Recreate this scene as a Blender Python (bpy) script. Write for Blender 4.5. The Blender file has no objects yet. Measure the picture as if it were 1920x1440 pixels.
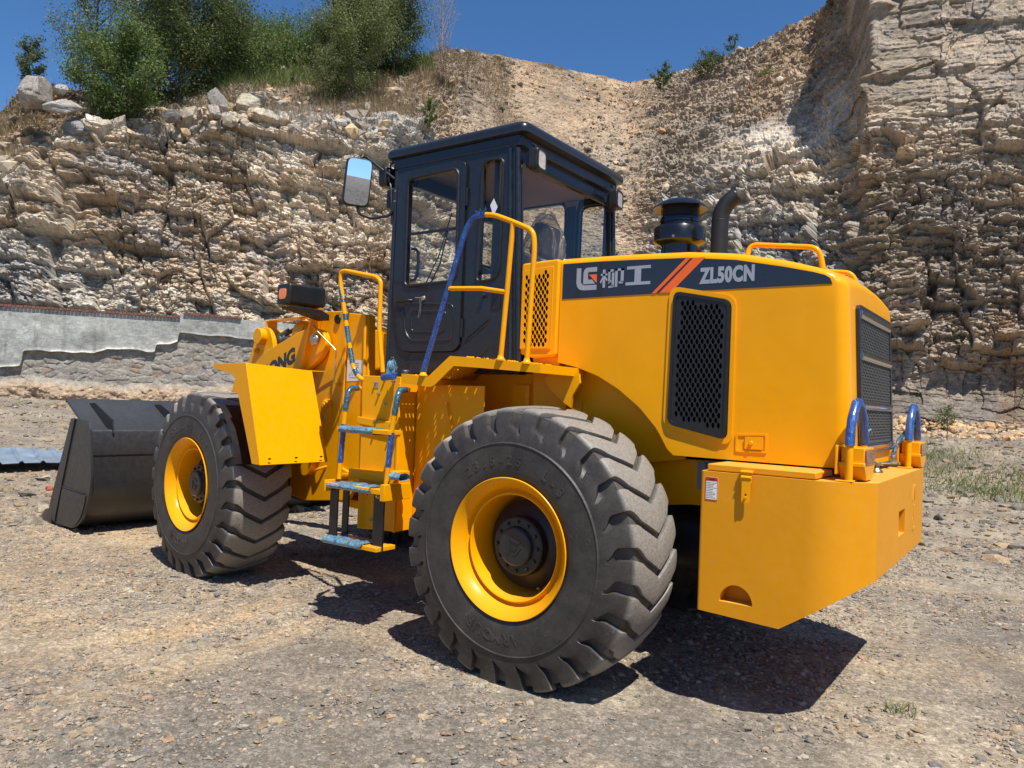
import bpy, math, random
import numpy as np
from mathutils import Matrix, Vector
from mathutils.geometry import tessellate_polygon
random.seed(7)
RNG = np.random.default_rng(11)
PI = math.pi
scene = bpy.context.scene
COL = scene.collection

# ------------------------------------------------------------------ camera
cam_d = bpy.data.cameras.new('camera')
cam = bpy.data.objects.new('camera', cam_d)
COL.objects.link(cam)
cam_d.sensor_width = 36.0
cam_d.lens = 26.633
cam_d.clip_start = 0.1
cam_d.clip_end = 3000
RV = Vector((-0.81177, -0.58259, 0.04026))
UV = Vector((0.02033, 0.04071, 0.99896))
FV = Vector((0.58363, -0.81174, 0.0212))
m = Matrix((RV, UV, -FV)).transposed().to_4x4()
m.translation = Vector((-2.50345, 4.89988, 1.61398))
cam.matrix_world = m
scene.camera = cam
scene.render.resolution_x = 1024
scene.render.resolution_y = 768

# ------------------------------------------------------------------ light
SUN_DIR = Vector((-0.44, 0.27, 1.0)).normalized()      # towards the sun
world = bpy.data.worlds.new('World')
scene.world = world
world.use_nodes = True
wn = world.node_tree
for n in list(wn.nodes):
    wn.nodes.remove(n)
sky = wn.nodes.new('ShaderNodeTexSky')
sky.sky_type = 'NISHITA'
sky.sun_disc = False
sky.sun_elevation = math.asin(SUN_DIR.z)
sky.sun_rotation = math.atan2(SUN_DIR.x, SUN_DIR.y)
sky.altitude = 2600
sky.air_density = 1.0
sky.dust_density = 0.0
sky.ozone_density = 3.5
bg = wn.nodes.new('ShaderNodeBackground')
bg.inputs[1].default_value = 0.075
wo = wn.nodes.new('ShaderNodeOutputWorld')
hsv = wn.nodes.new('ShaderNodeHueSaturation')
hsv.inputs['Saturation'].default_value = 1.18
hsv.inputs['Value'].default_value = 1.5
wn.links.new(sky.outputs[0], hsv.inputs['Color'])
wn.links.new(hsv.outputs[0], bg.inputs[0])
wn.links.new(bg.outputs[0], wo.inputs[0])
sun_d = bpy.data.lights.new('sun', 'SUN')
sun_d.energy = 5.0
sun_d.angle = math.radians(0.5)
sun_d.color = (1.0, 0.955, 0.88)
sun = bpy.data.objects.new('sun', sun_d)
COL.objects.link(sun)
sun.rotation_euler = SUN_DIR.to_track_quat('Z', 'Y').to_euler()
scene.view_settings.view_transform = 'Standard'
scene.view_settings.look = 'None'
scene.view_settings.exposure = 0.45
scene.view_settings.gamma = 1.0

# ------------------------------------------------------------------ numpy noise
def _hash(ix, iy, iz, seed=0):
    with np.errstate(over='ignore'):
        h = (ix.astype(np.int64) * 374761393 + iy.astype(np.int64) * 668265263 +
             iz.astype(np.int64) * 2147483647 + seed * 1274126177) & 0xFFFFFFFF
        h = ((h ^ (h >> 13)) * 1274126177) & 0xFFFFFFFF
        h = ((h ^ (h >> 15)) * 2246822519) & 0xFFFFFFFF
        h = h ^ (h >> 16)
    return (h & 0xFFFFFF).astype(np.float64) / float(0xFFFFFF)

def vnoise(x, y, z=None, seed=0):
    if z is None:
        z = np.zeros_like(x)
    x0, y0, z0 = np.floor(x), np.floor(y), np.floor(z)
    fx, fy, fz = x - x0, y - y0, z - z0
    fx = fx * fx * (3 - 2 * fx); fy = fy * fy * (3 - 2 * fy); fz = fz * fz * (3 - 2 * fz)
    r = 0
    for a in (0, 1):
        wx = fx if a else 1 - fx
        for b in (0, 1):
            wy = fy if b else 1 - fy
            for c in (0, 1):
                wz = fz if c else 1 - fz
                r = r + wx * wy * wz * _hash(x0 + a, y0 + b, z0 + c, seed)
    return r * 2 - 1

def fbm(x, y, z=None, octv=4, seed=0, gain=0.5):
    s, a, t = 0, 1.0, 0
    f = 1.0
    for i in range(octv):
        s = s + a * vnoise(x * f, y * f, None if z is None else z * f, seed + i * 17)
        t += a; a *= gain; f *= 2.03
    return s / t

def worley(x, y, seed=0, jit=0.92):
    """2D cells: returns f1, f2, random ids (3) and offset to the cell centre"""
    x0, y0 = np.floor(x), np.floor(y)
    f1 = np.full(x.shape, 9.0); f2 = np.full(x.shape, 9.0)
    cx = np.zeros_like(x); cy = np.zeros_like(x); px = np.zeros_like(x); py = np.zeros_like(x)
    zz = np.zeros_like(x)
    for i in (-1, 0, 1):
        for j in (-1, 0, 1):
            gx, gy = x0 + i, y0 + j
            qx = gx + 0.5 + (_hash(gx, gy, zz, seed) - 0.5) * jit
            qy = gy + 0.5 + (_hash(gx, gy, zz, seed + 5) - 0.5) * jit
            d = np.hypot(x - qx, y - qy)
            n1 = d < f1
            f2 = np.where(n1, f1, np.minimum(f2, d))
            f1 = np.where(n1, d, f1)
            cx = np.where(n1, gx, cx); cy = np.where(n1, gy, cy)
            px = np.where(n1, qx, px); py = np.where(n1, qy, py)
    r = [_hash(cx, cy, zz, seed + k) for k in (21, 22, 23)]
    return f1, f2, r, x - px, y - py

def facet(x, y, seed, tilt=1.0, up=0.0, raw=None):
    f1, f2, r, dx, dy = worley(x, y, seed)
    if raw is not None:      # planar facets: tilt measured in unwarped coordinates
        dx = raw[0] - (x - dx); dy = raw[1] - (y - dy)
    h = (r[0] - 0.5) + tilt * ((r[1] - 0.5) * dx + (r[2] - 0.5 - up) * dy)
    return h, f2 - f1, r

def sstep(a, b, x):
    t = np.clip((x - a) / (b - a), 0, 1)
    return t * t * (3 - 2 * t)

# ------------------------------------------------------------------ geometry helpers
class G:
    """collects polygons"""
    def __init__(self):
        self.v = []; self.f = []
    def add(self, v, f):
        o = len(self.v)
        self.v += [tuple(float(c) for c in p) for p in v]
        self.f += [tuple(i + o for i in q) for q in f]
        return self
    def join(self, g):
        return self.add(g.v, g.f)
    def map(self, fn):
        self.v = [tuple(fn(p)) for p in self.v]
        return self

def build(name, g, mat, parent=None, smooth=40, bevel=0.0, segs=2):
    me = bpy.data.meshes.new(name)
    me.from_pydata(g.v, [], g.f)
    me.validate(clean_customdata=False)
    me.materials.append(mat)
    me.shade_smooth()
    me.set_sharp_from_angle(angle=math.radians(smooth))
    o = bpy.data.objects.new(name, me)
    COL.objects.link(o)
    if parent:
        o.parent = parent
    if bevel > 0:
        b = o.modifiers.new('bevel', 'BEVEL')
        b.width = bevel; b.segments = segs; b.limit_method = 'ANGLE'
        b.angle_limit = math.radians(40)
        b.harden_normals = False
    return o

def build_np(name, V, F, mat, parent=None, colors=None, smooth=True, sharp=None):
    """V (n,3); F (m,k) with equal k"""
    me = bpy.data.meshes.new(name)
    V = np.asarray(V, dtype=np.float32); F = np.asarray(F, dtype=np.int32)
    me.vertices.add(len(V)); me.vertices.foreach_set('co', V.ravel())
    k = F.shape[1]
    me.loops.add(F.size); me.loops.foreach_set('vertex_index', F.ravel())
    me.polygons.add(len(F))
    me.polygons.foreach_set('loop_start', np.arange(len(F), dtype=np.int32) * k)
    me.polygons.foreach_set('loop_total', np.full(len(F), k, dtype=np.int32))
    me.polygons.foreach_set('use_smooth', np.full(len(F), bool(smooth)))
    if colors is not None:
        a = me.color_attributes.new('Col', 'FLOAT_COLOR', 'POINT')
        c = np.ones((len(V), 4), dtype=np.float32); c[:, :3] = colors
        a.data.foreach_set('color', c.ravel())
    me.update(calc_edges=True)
    if sharp:
        me.set_sharp_from_angle(angle=math.radians(sharp))
    me.materials.append(mat)
    o = bpy.data.objects.new(name, me)
    COL.objects.link(o)
    if parent:
        o.parent = parent
    return o

def tag(o, label=None, cat=None, group=None, kind=None):
    if label: o['label'] = label
    if cat: o['category'] = cat
    if group: o['group'] = group
    if kind: o['kind'] = kind
    return o

def empty(name, loc=(0, 0, 0)):
    o = bpy.data.objects.new(name, None)
    o.empty_display_size = 0.3
    o.location = loc
    COL.objects.link(o)
    return o

def copy_tree(o, parent=None):
    c = o.copy(); COL.objects.link(c)
    if parent is not None: c.parent = parent
    for ch in list(o.children):
        copy_tree(ch, c)
    return c

def box(x0, x1, y0, y1, z0, z1):
    g = G()
    v = [(x, y, z) for z in (z0, z1) for y in (y0, y1) for x in (x0, x1)]
    g.add(v, [(0, 2, 3, 1), (4, 5, 7, 6), (0, 1, 5, 4), (2, 6, 7, 3), (0, 4, 6, 2), (1, 3, 7, 5)])
    return g

AX = {'y': lambda a, b, h: (a, h, b), 'x': lambda a, b, h: (h, a, b), 'z': lambda a, b, h: (a, b, h)}
def plate(outer, h0, h1, axis='y', holes=()):
    """flat plate: 2D outline (+ holes) extruded from h0 to h1 along an axis"""
    P = AX[axis]
    loops = [list(outer)] + [list(h) for h in holes]
    flat = [q for L in loops for q in L]
    tris = tessellate_polygon([[Vector((q[0], q[1], 0)) for q in L] for L in loops])
    g = G(); n = len(flat)
    v = [P(q[0], q[1], h0) for q in flat] + [P(q[0], q[1], h1) for q in flat]
    f = []
    if not holes:
        f.append(tuple(range(n))); f.append(tuple(range(2 * n - 1, n - 1, -1)))
    else:
        for t in tris:
            f.append(tuple(t)); f.append(tuple(i + n for i in reversed(t)))
    o = 0
    for L in loops:
        k = len(L)
        for i in range(k):
            j = (i + 1) % k
            f.append((o + i, o + j, o + j + n, o + i + n))
        o += k
    g.add(v, f)
    return g

def fix(o):
    """consistent normals"""
    import bmesh
    bm = bmesh.new(); bm.from_mesh(o.data)
    bmesh.ops.remove_doubles(bm, verts=bm.verts, dist=1e-5)
    bmesh.ops.recalc_face_normals(bm, faces=bm.faces)
    bm.to_mesh(o.data); bm.free()
    return o

def rrect(a0, a1, b0, b1, r, n=6):
    out = []
    for cx, cy, s in ((a1 - r, b1 - r, 0), (a0 + r, b1 - r, 1), (a0 + r, b0 + r, 2), (a1 - r, b0 + r, 3)):
        for i in range(n + 1):
            a = (s + i / n) * PI / 2
            out.append((cx + r * math.cos(a), cy + r * math.sin(a)))
    return out

def rpoly(pts, r, n=5):
    """round the corners of a 2D polygon"""
    out = []
    N = len(pts)
    for i in range(N):
        p0 = Vector(pts[i - 1]).to_2d(); p = Vector(pts[i]).to_2d(); p2 = Vector(pts[(i + 1) % N]).to_2d()
        rr = r[i] if isinstance(r, (list, tuple)) else r
        if rr <= 0:
            out.append(tuple(p)); continue
        a = (p0 - p); b = (p2 - p)
        d = min(rr, a.length * .48, b.length * .48)
        A = p + a.normalized() * d; B = p + b.normalized() * d
        for k in range(n + 1):
            t = k / n
            q = A * (1 - t) ** 2 + p * 2 * t * (1 - t) + B * t * t
            out.append(tuple(q))
    return out

def fillet(pts, r, n=6):
    P = [Vector(p) for p in pts]
    out = [P[0]]
    for i in range(1, len(P) - 1):
        a = P[i - 1] - P[i]; b = P[i + 1] - P[i]
        d = min(r, a.length * .49, b.length * .49)
        A = P[i] + a.normalized() * d; B = P[i] + b.normalized() * d
        for k in range(n + 1):
            t = k / n
            out.append(A * (1 - t) ** 2 + P[i] * 2 * t * (1 - t) + B * t * t)
    out.append(P[-1])
    return out

def tube(pts, r, seg=12, fil=0.0, cap=True, radf=None):
    P = fillet(pts, fil) if fil > 0 else [Vector(p) for p in pts]
    Q = [P[0]]
    for p in P[1:]:
        if (p - Q[-1]).length > 1e-5: Q.append(p)
    P = Q
    n = len(P)
    T = []
    for i in range(n):
        t = (P[min(i + 1, n - 1)] - P[max(i - 1, 0)]).normalized(); T.append(t)
    up = Vector((0, 0, 1)) if abs(T[0].z) < 0.9 else Vector((1, 0, 0))
    N = (up - T[0] * up.dot(T[0])).normalized()
    g = G(); v = []; f = []
    for i in range(n):
        N = (N - T[i] * N.dot(T[i])).normalized()
        B = T[i].cross(N)
        rr = r if radf is None else radf(i / (n - 1)) * r
        for k in range(seg):
            a = 2 * PI * k / seg
            v.append(P[i] + (N * math.cos(a) + B * math.sin(a)) * rr)
    for i in range(n - 1):
        for k in range(seg):
            k2 = (k + 1) % seg
            f.append((i * seg + k, i * seg + k2, (i + 1) * seg + k2, (i + 1) * seg + k))
    if cap:
        f.append(tuple(reversed(range(seg)))); f.append(tuple((n - 1) * seg + k for k in range(seg)))
    return g.add(v, f)

def lathe(prof, seg=48, axis='z', c=(0, 0, 0)):
    """prof: list of (r, h)"""
    g = G(); v = []; f = []
    for r, h in prof:
        for k in range(seg):
            a = 2 * PI * k / seg
            p = (r * math.cos(a), r * math.sin(a), h)
            if axis == 'y': p = (p[0], p[2], p[1])
            if axis == 'x': p = (p[2], p[0], p[1])
            v.append((p[0] + c[0], p[1] + c[1], p[2] + c[2]))
    for i in range(len(prof) - 1):
        for k in range(seg):
            k2 = (k + 1) % seg
            f.append((i * seg + k, i * seg + k2, (i + 1) * seg + k2, (i + 1) * seg + k))
    return g.add(v, f)

def bolt(c, r=0.014, h=0.012, axis='y'):
    return lathe([(0.0005, h), (r * .8, h), (r, h * .6), (r, 0), (r * 1.5, 0), (r * 1.5, -0.003)], 6 if r > .02 else 8, axis, c)

def clip_poly(poly, clip):
    """Sutherland-Hodgman; clip is convex, counter-clockwise"""
    out = list(poly)
    for i in range(len(clip)):
        a = clip[i]; b = clip[(i + 1) % len(clip)]
        def side(p): return (b[0] - a[0]) * (p[1] - a[1]) - (b[1] - a[1]) * (p[0] - a[0])
        inp, out = out, []
        for k in range(len(inp)):
            p, q = inp[k - 1], inp[k]
            sp, sq = side(p), side(q)
            if (sp >= 0) != (sq >= 0):
                t = sp / (sp - sq)
                out.append((p[0] + (q[0] - p[0]) * t, p[1] + (q[1] - p[1]) * t))
            if sq >= 0: out.append(q)
        if not out: return []
    return out

def inset_ccw(poly, d):
    n = len(poly); out = []
    for i in range(n):
        p0, p, p2 = Vector(poly[i - 1]), Vector(poly[i]), Vector(poly[(i + 1) % n])
        e1 = (p - p0).normalized(); e2 = (p2 - p).normalized()
        n1 = Vector((-e1.y, e1.x)); n2 = Vector((-e2.y, e2.x))
        k = 1 + n1.dot(n2)
        out.append(tuple(p + (n1 + n2) * (d / k)))
    return out

def honeycomb(poly, w, row, hs, P, th, margin):
    """perforated plate inside a convex ccw polygon; P maps (a,b,depth) to 3D"""
    a0 = min(p[0] for p in poly); a1 = max(p[0] for p in poly)
    b0 = min(p[1] for p in poly); b1 = max(p[1] for p in poly)
    R = row * 2 / 3
    inner = inset_ccw(poly, margin)
    def inside(p):
        for i in range(len(inner)):
            a = inner[i]; b = inner[(i + 1) % len(inner)]
            if (b[0] - a[0]) * (p[1] - a[1]) - (b[1] - a[1]) * (p[0] - a[0]) < 0: return False
        return True
    g = G()
    nr = int((b1 - b0) / row) + 3
    nc = int((a1 - a0) / w) + 3
    for j in range(-1, nr):
        for i in range(-1, nc):
            cx = a0 + (i + 0.5 * (j % 2)) * w; cy = b0 + j * row
            hexa = [(cx, cy - row), (cx + w / 4, cy - row / 2), (cx + w / 2, cy), (cx + w / 4, cy + row / 2), (cx, cy + row), (cx - w / 4, cy + row / 2), (cx - w / 2, cy), (cx - w / 4, cy - row / 2)]
            if inside((cx, cy)):
                hole = [(cx + max(-w * .40 * hs, min(w * .40 * hs, (p[0] - cx) * hs * 1.06)), cy + max(-row * .84 * hs, min(row * .84 * hs, (p[1] - cy) * hs * 1.04))) for p in hexa]
                v = [P(p[0], p[1], 0) for p in hexa] + [P(p[0], p[1], 0) for p in hole] + [P(p[0], p[1], th) for p in hole]
                f = []
                for k in range(8):
                    l = (k + 1) % 8
                    f.append((k, l, 8 + l, 8 + k)); f.append((8 + k, 8 + l, 16 + l, 16 + k))
                g.add(v, f)
            else:
                c = clip_poly(hexa, poly)
                if len(c) >= 3:
                    g.add([P(p[0], p[1], 0) for p in c], [tuple(range(len(c)))])
    return g

def text_geo(s, size, ext, bold=0.0, space=1.0):
    """flat text in the XY plane, thickness along +Z; returns G and width"""
    cu = bpy.data.curves.new('t', 'FONT')
    cu.body = s; cu.size = size; cu.extrude = ext; cu.offset = bold
    cu.resolution_u = 3; cu.space_character = space
    ob = bpy.data.objects.new('t', cu); COL.objects.link(ob)
    dg = bpy.context.evaluated_depsgraph_get()
    me = ob.evaluated_get(dg).to_mesh()
    g = G()
    g.add([tuple(v.co) for v in me.vertices], [tuple(p.vertices) for p in me.polygons])
    ob.evaluated_get(dg).to_mesh_clear()
    COL.objects.unlink(ob); bpy.data.objects.remove(ob); bpy.data.curves.remove(cu)
    xs = [v[0] for v in g.v] or [0]
    return g, min(xs), max(xs)

# ------------------------------------------------------------------ materials
def newmat(name):
    mt = bpy.data.materials.new(name); mt.use_nodes = True
    nt = mt.node_tree
    b = nt.nodes['Principled BSDF']
    return mt, nt, b

def coord(nt, scale=1.0):
    tc = nt.nodes.new('ShaderNodeTexCoord')
    return tc.outputs['Object']

def noise(nt, co, scale, detail=4, rough=0.55, dist=0.0):
    n = nt.nodes.new('ShaderNodeTexNoise')
    n.inputs['Scale'].default_value = scale; n.inputs['Detail'].default_value = detail
    n.inputs['Roughness'].default_value = rough; n.inputs['Distortion'].default_value = dist
    nt.links.new(co, n.inputs['Vector'])
    return n.outputs['Fac']

def ramp(nt, fac, stops):
    r = nt.nodes.new('ShaderNodeValToRGB')
    e = r.color_ramp.elements
    while len(e) < len(stops): e.new(0.5)
    for i, (p, c) in enumerate(stops):
        e[i].position = p
        e[i].color = (*c, 1) if len(c) == 3 else c
    nt.links.new(fac, r.inputs[0])
    return r.outputs[0]

def g3(x): return (x, x, x)

def mixc(nt, fac, a, b, mode='MIX'):
    mx = nt.nodes.new('ShaderNodeMix'); mx.data_type = 'RGBA'; mx.blend_type = mode
    if isinstance(fac, (int, float)): mx.inputs[0].default_value = fac
    else: nt.links.new(fac, mx.inputs[0])
    for s, i in ((a, 6), (b, 7)):
        if isinstance(s, tuple): mx.inputs[i].default_value = (*s, 1)
        else: nt.links.new(s, mx.inputs[i])
    return mx.outputs[2]

def bump(nt, h, strength, dist, base=None):
    b = nt.nodes.new('ShaderNodeBump')
    b.inputs['Strength'].default_value = strength; b.inputs['Distance'].default_value = dist
    nt.links.new(h, b.inputs['Height'])
    if base is not None: nt.links.new(base, b.inputs['Normal'])
    return b.outputs[0]

def paint(name, col, rough=0.33, coat=0.35, dust=0.10, dustcol=(0.42, 0.33, 0.2), wav=0.0015, upd=0.5, spec=0.5):
    mt, nt, b = newmat(name)
    co = coord(nt)
    n1 = noise(nt, co, 1.7, 6, 0.6)
    n2 = noise(nt, co, 22, 5, 0.65)
    c = mixc(nt, ramp(nt, n1, [(0.3, g3(0)), (0.75, g3(1))]), col, tuple(x * 0.90 for x in col))
    # dust: on surfaces that face up and in faint clouds
    geo = nt.nodes.new('ShaderNodeNewGeometry')
    sx = nt.nodes.new('ShaderNodeSeparateXYZ'); nt.links.new(geo.outputs['Normal'], sx.inputs[0])
    up = ramp(nt, sx.outputs[2], [(0.35, g3(0)), (0.95, g3(upd))])
    dn = ramp(nt, n2, [(0.42, g3(0)), (0.8, g3(dust * 3))])
    mm = nt.nodes.new('ShaderNodeMath'); mm.operation = 'MULTIPLY_ADD'
    nt.links.new(up, mm.inputs[0]); nt.links.new(n1, mm.inputs[1]); nt.links.new(dn, mm.inputs[2])
    mm.use_clamp = True
    c = mixc(nt, mm.outputs[0], c, dustcol)
    nt.links.new(c, b.inputs['Base Color'])
    nt.links.new(ramp(nt, n2, [(0.3, g3(rough * .85)), (0.75, g3(rough * 1.35))]), b.inputs['Roughness'])
    b.inputs['Coat Weight'].default_value = coat
    b.inputs['Coat Roughness'].default_value = 0.12
    b.inputs['Specular IOR Level'].default_value = spec
    nb = bump(nt, noise(nt, co, 3.2, 3, 0.5), 0.5, wav * 6)
    nb = bump(nt, noise(nt, co, 160, 2, 0.5), 0.05, 0.001, nb)
    nt.links.new(nb, b.inputs['Normal'])
    return mt

def simple(name, col, rough=0.5, metal=0.0, var=0.15, scale=20, bumpd=0.0, bscale=60, coat=0.0, spec=0.5):
    mt, nt, b = newmat(name)
    co = coord(nt)
    n = noise(nt, co, scale, 5, 0.6)
    c = mixc(nt, ramp(nt, n, [(0.3, g3(0)), (0.7, g3(1))]), tuple(x * (1 - var) for x in col), tuple(min(1, x * (1 + var)) for x in col))
    nt.links.new(c, b.inputs['Base Color'])
    nt.links.new(ramp(nt, n, [(0.2, g3(rough * .8)), (0.8, g3(min(1, rough * 1.2)))]), b.inputs['Roughness'])
    b.inputs['Metallic'].default_value = metal
    b.inputs['Coat Weight'].default_value = coat
    b.inputs['Specular IOR Level'].default_value = spec
    if bumpd > 0:
        nt.links.new(bump(nt, noise(nt, co, bscale, 4, 0.6), 0.8, bumpd), b.inputs['Normal'])
    return mt

YEL = (0.86, 0.36, 0.0)
M_yel = paint('yellow_paint', YEL, upd=0.12, dust=0.012, coat=0.10, rough=0.30, spec=0.16)
M_cw = paint('yellow_casting_paint', (0.72, 0.29, 0.003), rough=0.5, coat=0.03, spec=0.25, dust=0.03, dustcol=(0.60, 0.40, 0.12), wav=0.0012, upd=0.85)
M_dark = paint('dark_grey_paint', (0.012, 0.0135, 0.018), rough=0.30, coat=0.25, dust=0.02, dustcol=(0.12, 0.11, 0.10), upd=0.25)
M_bucket = paint('bucket_grey_paint', (0.019, 0.0195, 0.021), rough=0.40, coat=0.1, dust=0.02, dustcol=(0.10, 0.10, 0.10), upd=0.55)
M_black = simple('black_plastic', (0.012, 0.012, 0.013), 0.42)
M_gloss = simple('gloss_black', (0.008, 0.009, 0.012), 0.22, coat=0.2)
M_matt = simple('matt_black_metal', (0.009, 0.009, 0.010), 0.55, bumpd=0.0005)
M_void = simple('inside_dark', (0.006, 0.006, 0.006), 0.9, spec=0.1)
M_hub = simple('hub_black', (0.018, 0.018, 0.019), 0.38)
M_steel = simple('zinc_steel', (0.52, 0.50, 0.45), 0.32, metal=0.9)
M_brass = simple('brass_cap', (0.45, 0.36, 0.18), 0.35, metal=0.9)
M_chrome = simple('chrome_strip', (0.55, 0.55, 0.55), 0.16, metal=1.0, var=0.05)
M_gold = simple('plated_rod', (0.70, 0.56, 0.30), 0.3, metal=0.8)
M_hose = simple('hydraulic_hose', (0.05, 0.055, 0.055), 0.5)
M_orange = simple('orange_vinyl', (0.85, 0.13, 0.012), 0.4, var=0.04)
M_navy = simple('navy_vinyl', (0.014, 0.019, 0.030), 0.30, var=0.06, coat=0.3)
M_silver = simple('silver_vinyl', (0.30, 0.33, 0.38), 0.4, var=0.05)
M_liner = simple('cab_headliner', (0.27, 0.20, 0.135), 0.9, var=0.1, scale=4)
M_seat = simple('seat_cloth', (0.06, 0.05, 0.045), 0.8)
M_white = simple('white_sticker', (0.72, 0.72, 0.70), 0.5, var=0.05)
M_ink = simple('black_print', (0.03, 0.03, 0.035), 0.6)
M_red = simple('red_print', (0.50, 0.02, 0.02), 0.5)
M_teal = simple('teal_print', (0.02, 0.16, 0.15), 0.5)
M_grey = simple('grey_sticker', (0.22, 0.24, 0.27), 0.5)
M_strap = simple('rubber_strap', (0.009, 0.009, 0.010), 0.4, bumpd=0.0008, bscale=40)
M_tape = simple('weathered_sheet_metal', (0.24, 0.30, 0.37), 0.45, metal=0.3, var=0.25, scale=3)

def wrap_mat(name, c1, c2):
    mt, nt, b = newmat(name)
    co = coord(nt)
    n = noise(nt, co, 24, 6, 0.7, 1.5)
    c = mixc(nt, ramp(nt, n, [(0.35, g3(0)), (0.62, g3(1))]), c1, c2)
    nt.links.new(c, b.inputs['Base Color'])
    b.inputs['Roughness'].default_value = 0.22
    b.inputs['Coat Weight'].default_value = 0.6
    b.inputs['Coat Roughness'].default_value = 0.1
    nt.links.new(bump(nt, noise(nt, co, 45, 4, 0.7, 2.0), 1.0, 0.006), b.inputs['Normal'])
    return mt
M_blue = wrap_mat('blue_wrapping_film', (0.003, 0.03, 0.17), (0.014, 0.10, 0.38))
M_tealw = wrap_mat('teal_wrapping_film', (0.004, 0.03, 0.07), (0.03, 0.15, 0.23))
M_film = wrap_mat('loose_pale_film', (0.012, 0.085, 0.16), (0.17, 0.33, 0.42))

def rubber():
    mt, nt, b = newmat('tyre_rubber')
    co = coord(nt)
    at = nt.nodes.new('ShaderNodeAttribute'); at.attribute_name = 'Col'
    n = noise(nt, co, 9, 8, 0.7)
    n2 = noise(nt, co, 70, 6, 0.7)
    base = mixc(nt, ramp(nt, n, [(0.35, g3(0)), (0.7, g3(1))]), (0.024, 0.021, 0.019), (0.060, 0.051, 0.044))
    sep = nt.nodes.new('ShaderNodeSeparateColor'); nt.links.new(at.outputs[0], sep.inputs[0])
    w = nt.nodes.new('ShaderNodeMath'); w.operation = 'MULTIPLY'
    nt.links.new(sep.outputs[0], w.inputs[0])
    nt.links.new(ramp(nt, n2, [(0.28, g3(0.45)), (0.62, g3(1))]), w.inputs[1])
    c = mixc(nt, w.outputs[0], base, (0.30, 0.275, 0.235))
    # light scuffs: thin curved lines
    wv = nt.nodes.new('ShaderNodeTexVoronoi'); wv.feature = 'DISTANCE_TO_EDGE'; wv.inputs['Scale'].default_value = 5.5
    mp = nt.nodes.new('ShaderNodeVectorMath'); mp.operation = 'MULTIPLY_ADD'
    nn = nt.nodes.new('ShaderNodeTexNoise'); nn.inputs['Scale'].default_value = 4; nn.inputs['Detail'].default_value = 4
    nt.links.new(co, nn.inputs['Vector'])
    nt.links.new(nn.outputs['Color'], mp.inputs[0]); mp.inputs[1].default_value = (0.7, 0.7, 0.7); nt.links.new(co, mp.inputs[2])
    nt.links.new(mp.outputs[0], wv.inputs['Vector'])
    sc = ramp(nt, wv.outputs['Distance'], [(0.0, g3(1)), (0.006, g3(0))])
    msk = ramp(nt, noise(nt, co, 3.3, 3), [(0.5, g3(0)), (0.62, g3(0.8))])
    s2 = nt.nodes.new('ShaderNodeMath'); s2.operation = 'MULTIPLY'; nt.links.new(sc, s2.inputs[0]); nt.links.new(msk, s2.inputs[1])
    c = mixc(nt, s2.outputs[0], c, (0.16, 0.155, 0.15))
    vs = nt.nodes.new('ShaderNodeTexVoronoi'); vs.inputs['Scale'].default_value = 26; nt.links.new(co, vs.inputs['Vector'])
    c = mixc(nt, ramp(nt, vs.outputs['Distance'], [(0.0, g3(0.7)), (0.07, g3(0))]), c, (0.2, 0.18, 0.16))
    nt.links.new(c, b.inputs['Base Color'])
    nt.links.new(ramp(nt, n2, [(0.2, g3(0.42)), (0.8, g3(0.62))]), b.inputs['Roughness'])
    nb = bump(nt, noise(nt, co, 30, 6, 0.7), 0.6, 0.004)
    nt.links.new(nb, b.inputs['Normal'])
    return mt
M_rub = rubber()

def glass(name, tint, gloss=1.0):
    mt = bpy.data.materials.new(name); mt.use_nodes = True
    nt = mt.node_tree
    for n in list(nt.nodes): nt.nodes.remove(n)
    out = nt.nodes.new('ShaderNodeOutputMaterial')
    tr = nt.nodes.new('ShaderNodeBsdfTransparent'); tr.inputs[0].default_value = (*tint, 1)
    gl = nt.nodes.new('ShaderNodeBsdfGlossy'); gl.inputs['Roughness'].default_value = 0.02
    lw = nt.nodes.new('ShaderNodeLayerWeight'); lw.inputs[0].default_value = 0.5
    pw = nt.nodes.new('ShaderNodeMath'); pw.operation = 'POWER'; pw.inputs[1].default_value = 4.0
    nt.links.new(lw.outputs['Facing'], pw.inputs[0])
    mu = nt.nodes.new('ShaderNodeMath'); mu.operation = 'MULTIPLY_ADD'; mu.inputs[1].default_value = .7 * gloss; mu.inputs[2].default_value = .04 * gloss
    mu.use_clamp = True
    nt.links.new(pw.outputs[0], mu.inputs[0])
    mx = nt.nodes.new('ShaderNodeMixShader')
    nt.links.new(mu.outputs[0], mx.inputs[0]); nt.links.new(tr.outputs[0], mx.inputs[1]); nt.links.new(gl.outputs[0], mx.inputs[2])
    nt.links.new(mx.outputs[0], out.inputs[0])
    return mt
M_glass = glass('cab_glass', (0.82, 0.85, 0.84), 1.15)
def film_mat():
    mt = glass('clear_plastic_cover', (0.72, 0.70, 0.66), 3.0)
    nt = mt.node_tree
    gl = [n for n in nt.nodes if n.type == 'BSDF_GLOSSY'][0]
    gl.inputs['Roughness'].default_value = 0.12
    co = coord(nt)
    nb = bump(nt, noise(nt, co, 14, 5, 0.7, 2.5), 1.0, 0.05)
    nt.links.new(nb, gl.inputs['Normal'])
    return mt
M_cover = film_mat()
def mirror_mat():
    mt, nt, b = newmat('mirror_glass')
    b.inputs['Base Color'].default_value = (0.86, 0.88, 0.9, 1)
    b.inputs['Metallic'].default_value = 1.0; b.inputs['Roughness'].default_value = 0.01
    return mt
M_mirror = mirror_mat()
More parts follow.
